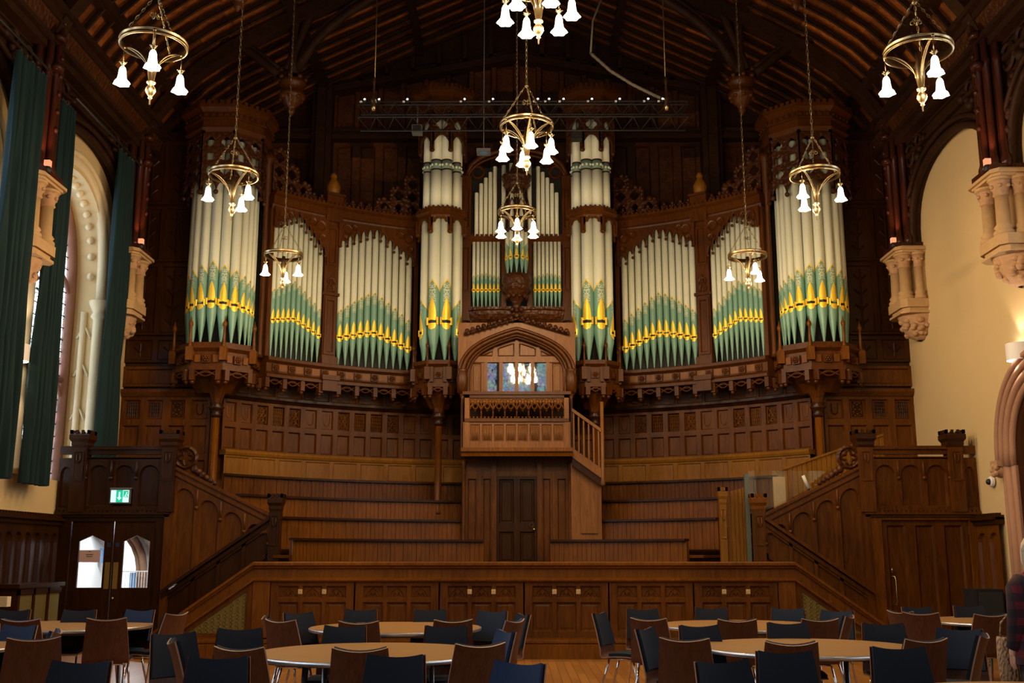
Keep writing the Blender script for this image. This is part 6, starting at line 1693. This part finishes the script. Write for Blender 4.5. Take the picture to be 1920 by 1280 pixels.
# ================================================================== PERSON AT THE RIGHT EDGE
def person():
    X, Y = 3.87, 8.1
    t = thing('person', 'person with pale blond hair in a red and black plaid coat at the right edge', 'person', (X, Y, 0), radians(8)); t.scale = (.95, .95, .95)
    V = [((0, 0, .92), .15), ((0, .0, 1.10), .14), ((0, .01, 1.28), .165), ((0, .02, 1.40), .10), ((0, .03, 1.46), .055), ((0, .04, 1.55), .085), ((0, .05, 1.62), .088),
         ((-.17, .01, 1.36), .062), ((-.235, -.02, 1.12), .046), ((-.24, .03, .90), .036), ((-.235, .06, .84), .034),
         ((.17, .01, 1.36), .062), ((.235, -.02, 1.12), .046), ((.23, .08, .92), .036), ((.22, .12, .86), .034),
         ((-.09, 0, .82), .10), ((-.10, .01, .48), .062), ((-.10, -.03, .09), .042), ((-.10, .10, .04), .035),
         ((.09, 0, .82), .10), ((.10, .05, .48), .062), ((.10, .08, .09), .042), ((.10, .21, .04), .035)]
    E = [(0, 1), (1, 2), (2, 3), (3, 4), (4, 5), (5, 6), (2, 7), (7, 8), (8, 9), (9, 10), (2, 11), (11, 12), (12, 13), (13, 14), (0, 15), (15, 16), (16, 17), (17, 18), (0, 19), (19, 20), (20, 21), (21, 22)]
    for sx, h in ((-1, 10), (1, 14)):
        base = V[h][0]
        for k in range(5):
            fx = (k-1.5)*.019; ln = [.075, .085, .08, .065, .05][k]
            if k < 4:
                V += [((base[0]+.01*sx, base[1]+fx, base[2]-.045), .011), ((base[0]+.008*sx, base[1]+fx+.01, base[2]-.045-ln*.5), .009), ((base[0]-.008*sx, base[1]+fx+.02, base[2]-.045-ln), .007)]
            else: V += [((base[0], base[1]+.04, base[2]-.01), .012), ((base[0]-.005*sx, base[1]+.055, base[2]-.035), .010), ((base[0]-.01*sx, base[1]+.058, base[2]-.06), .008)]
            i = len(V)-3; E += [(h, i), (i, i+1), (i+1, i+2)]
    me = bpy.data.meshes.new('body'); me.from_pydata([v for v, r in V], E, []); o = bpy.data.objects.new('body', me); COL.objects.link(o); o.parent = t
    md = o.modifiers.new('skin', 'SKIN'); md.use_smooth_shade = True
    for i, (v, r) in enumerate(V): me.skin_vertices[0].data[i].radius = (r, r)
    me.skin_vertices[0].data[0].use_root = True
    o.modifiers.new('sub', 'SUBSURF').levels = 2; o.modifiers['sub'].render_levels = 2; me.materials.append(M['skin'])
    # coat: closed loft of the trunk and sleeves
    b = MB()
    def loft(rings, n=24, cap=False):
        b.grid([[(cx+rx*cos(2*pi*k/n), cy+ry*sin(2*pi*k/n), cz) for k in range(n)] for cx, cy, cz, rx, ry in rings], closed=True)
    loft([(0, .0, .76, .255, .175), (0, 0, .90, .245, .17), (0, 0, 1.08, .225, .155), (0, .0, 1.25, .235, .16), (0, .01, 1.36, .215, .14), (0, .02, 1.42, .15, .11), (0, .03, 1.46, .085, .08), (0, .03, 1.50, .08, .078)])
    for sx in (-1, 1):
        h = V[9][0] if sx < 0 else V[13][0]; e = V[8][0] if sx < 0 else V[12][0]
        b.tube([(sx*.14, .01, 1.37), (sx*.20, .0, 1.32), e, h, (h[0], h[1]+.01, h[2]-.02)], [.085, .085, .07, .06, .058], 14)
    b.build('plaid_coat', 'plaid', t)
    b = MB()
    for sx in (-1, 1):
        k = V[16] if sx < 0 else V[20]; a = V[17] if sx < 0 else V[21]; b.tube([(sx*.09, 0, .86), k[0], (a[0][0], a[0][1], .12)], [.12, .085, .07], 12)
    b.build('trousers', 'denim', t)
    for sx in (-1, 1):
        a = V[17][0] if sx < 0 else V[21][0]; b = MB(); b.grid([[(a[0]+.052*cos(q), a[1]+.05+(.13)*sin(q)*k_, z) for q in [2*pi*i/12 for i in range(12)]] for z, k_ in ((0, 1), (.04, 1), (.08, .7), (.11, .45))], closed=True, capa=True, capb=True); b.build('shoe', 'black', t)
    b = MB(); b.lathe([(.02, 1.745), (.065, 1.72), (.098, 1.67), (.108, 1.60), (.108, 1.53), (.095, 1.47), (.075, 1.44)][::-1], (0, .028, 0), 24)
    for k in range(40):
        a = pi+pi*k/39; z = 1.47+.2*random.random(); b.tube([(.06*cos(a), .03+.06*sin(a), 1.71), (.108*cos(a), .03+.108*sin(a), 1.62), (.108*cos(a), .03+.108*sin(a), 1.50), (.09*cos(a), .03+.09*sin(a), 1.42)], .012, 4)
    b.build('hair', 'hair', t)
    b = MB()
    for e in (-1, 1): b.ball((e*.032, .132, 1.60), .012, 8)
    b.build('eyes', 'white', t)
    b = MB(); b.tube([(0, .135, 1.60), (0, .155, 1.56), (0, .14, 1.55)], [.008, .014, .01], 8); b.build('nose', 'skin', t)
    b = MB(); b.tube([(-.025, .128, 1.515), (0, .138, 1.513), (.025, .128, 1.515)], .006, 6); b.build('mouth', 'lips', t)
M['lips'] = plain('lips', (.4, .14, .12), .5)
person()
t = thing('wicker_bag', 'tall beige woven bag standing beside the person in the plaid coat', 'bag', (3.69, 8.3, 0), 0); t.scale = (.7, .7, 1)
b = MB(); b.grid([[(.13*k*cos(a), .10*k*sin(a), z) for a in [2*pi*i/20 for i in range(20)]] for z, k in ((.56, .85), (.6, .95), (.75, 1.05), (.88, 1.0), (.9, .96), (.6, .9))], closed=True, capa=True); b.build('woven_body', 'wicker', t)
b = MB(); b.tube([(-.09, 0, .88), (-.07, 0, 1.0), (0, 0, 1.05), (.07, 0, 1.0), (.09, 0, .88)], .012, 6); b.build('handle', 'wicker', t)
M_ = None
for o in list(bpy.data.objects):
    if o.get('_w') is not None: del o['_w']
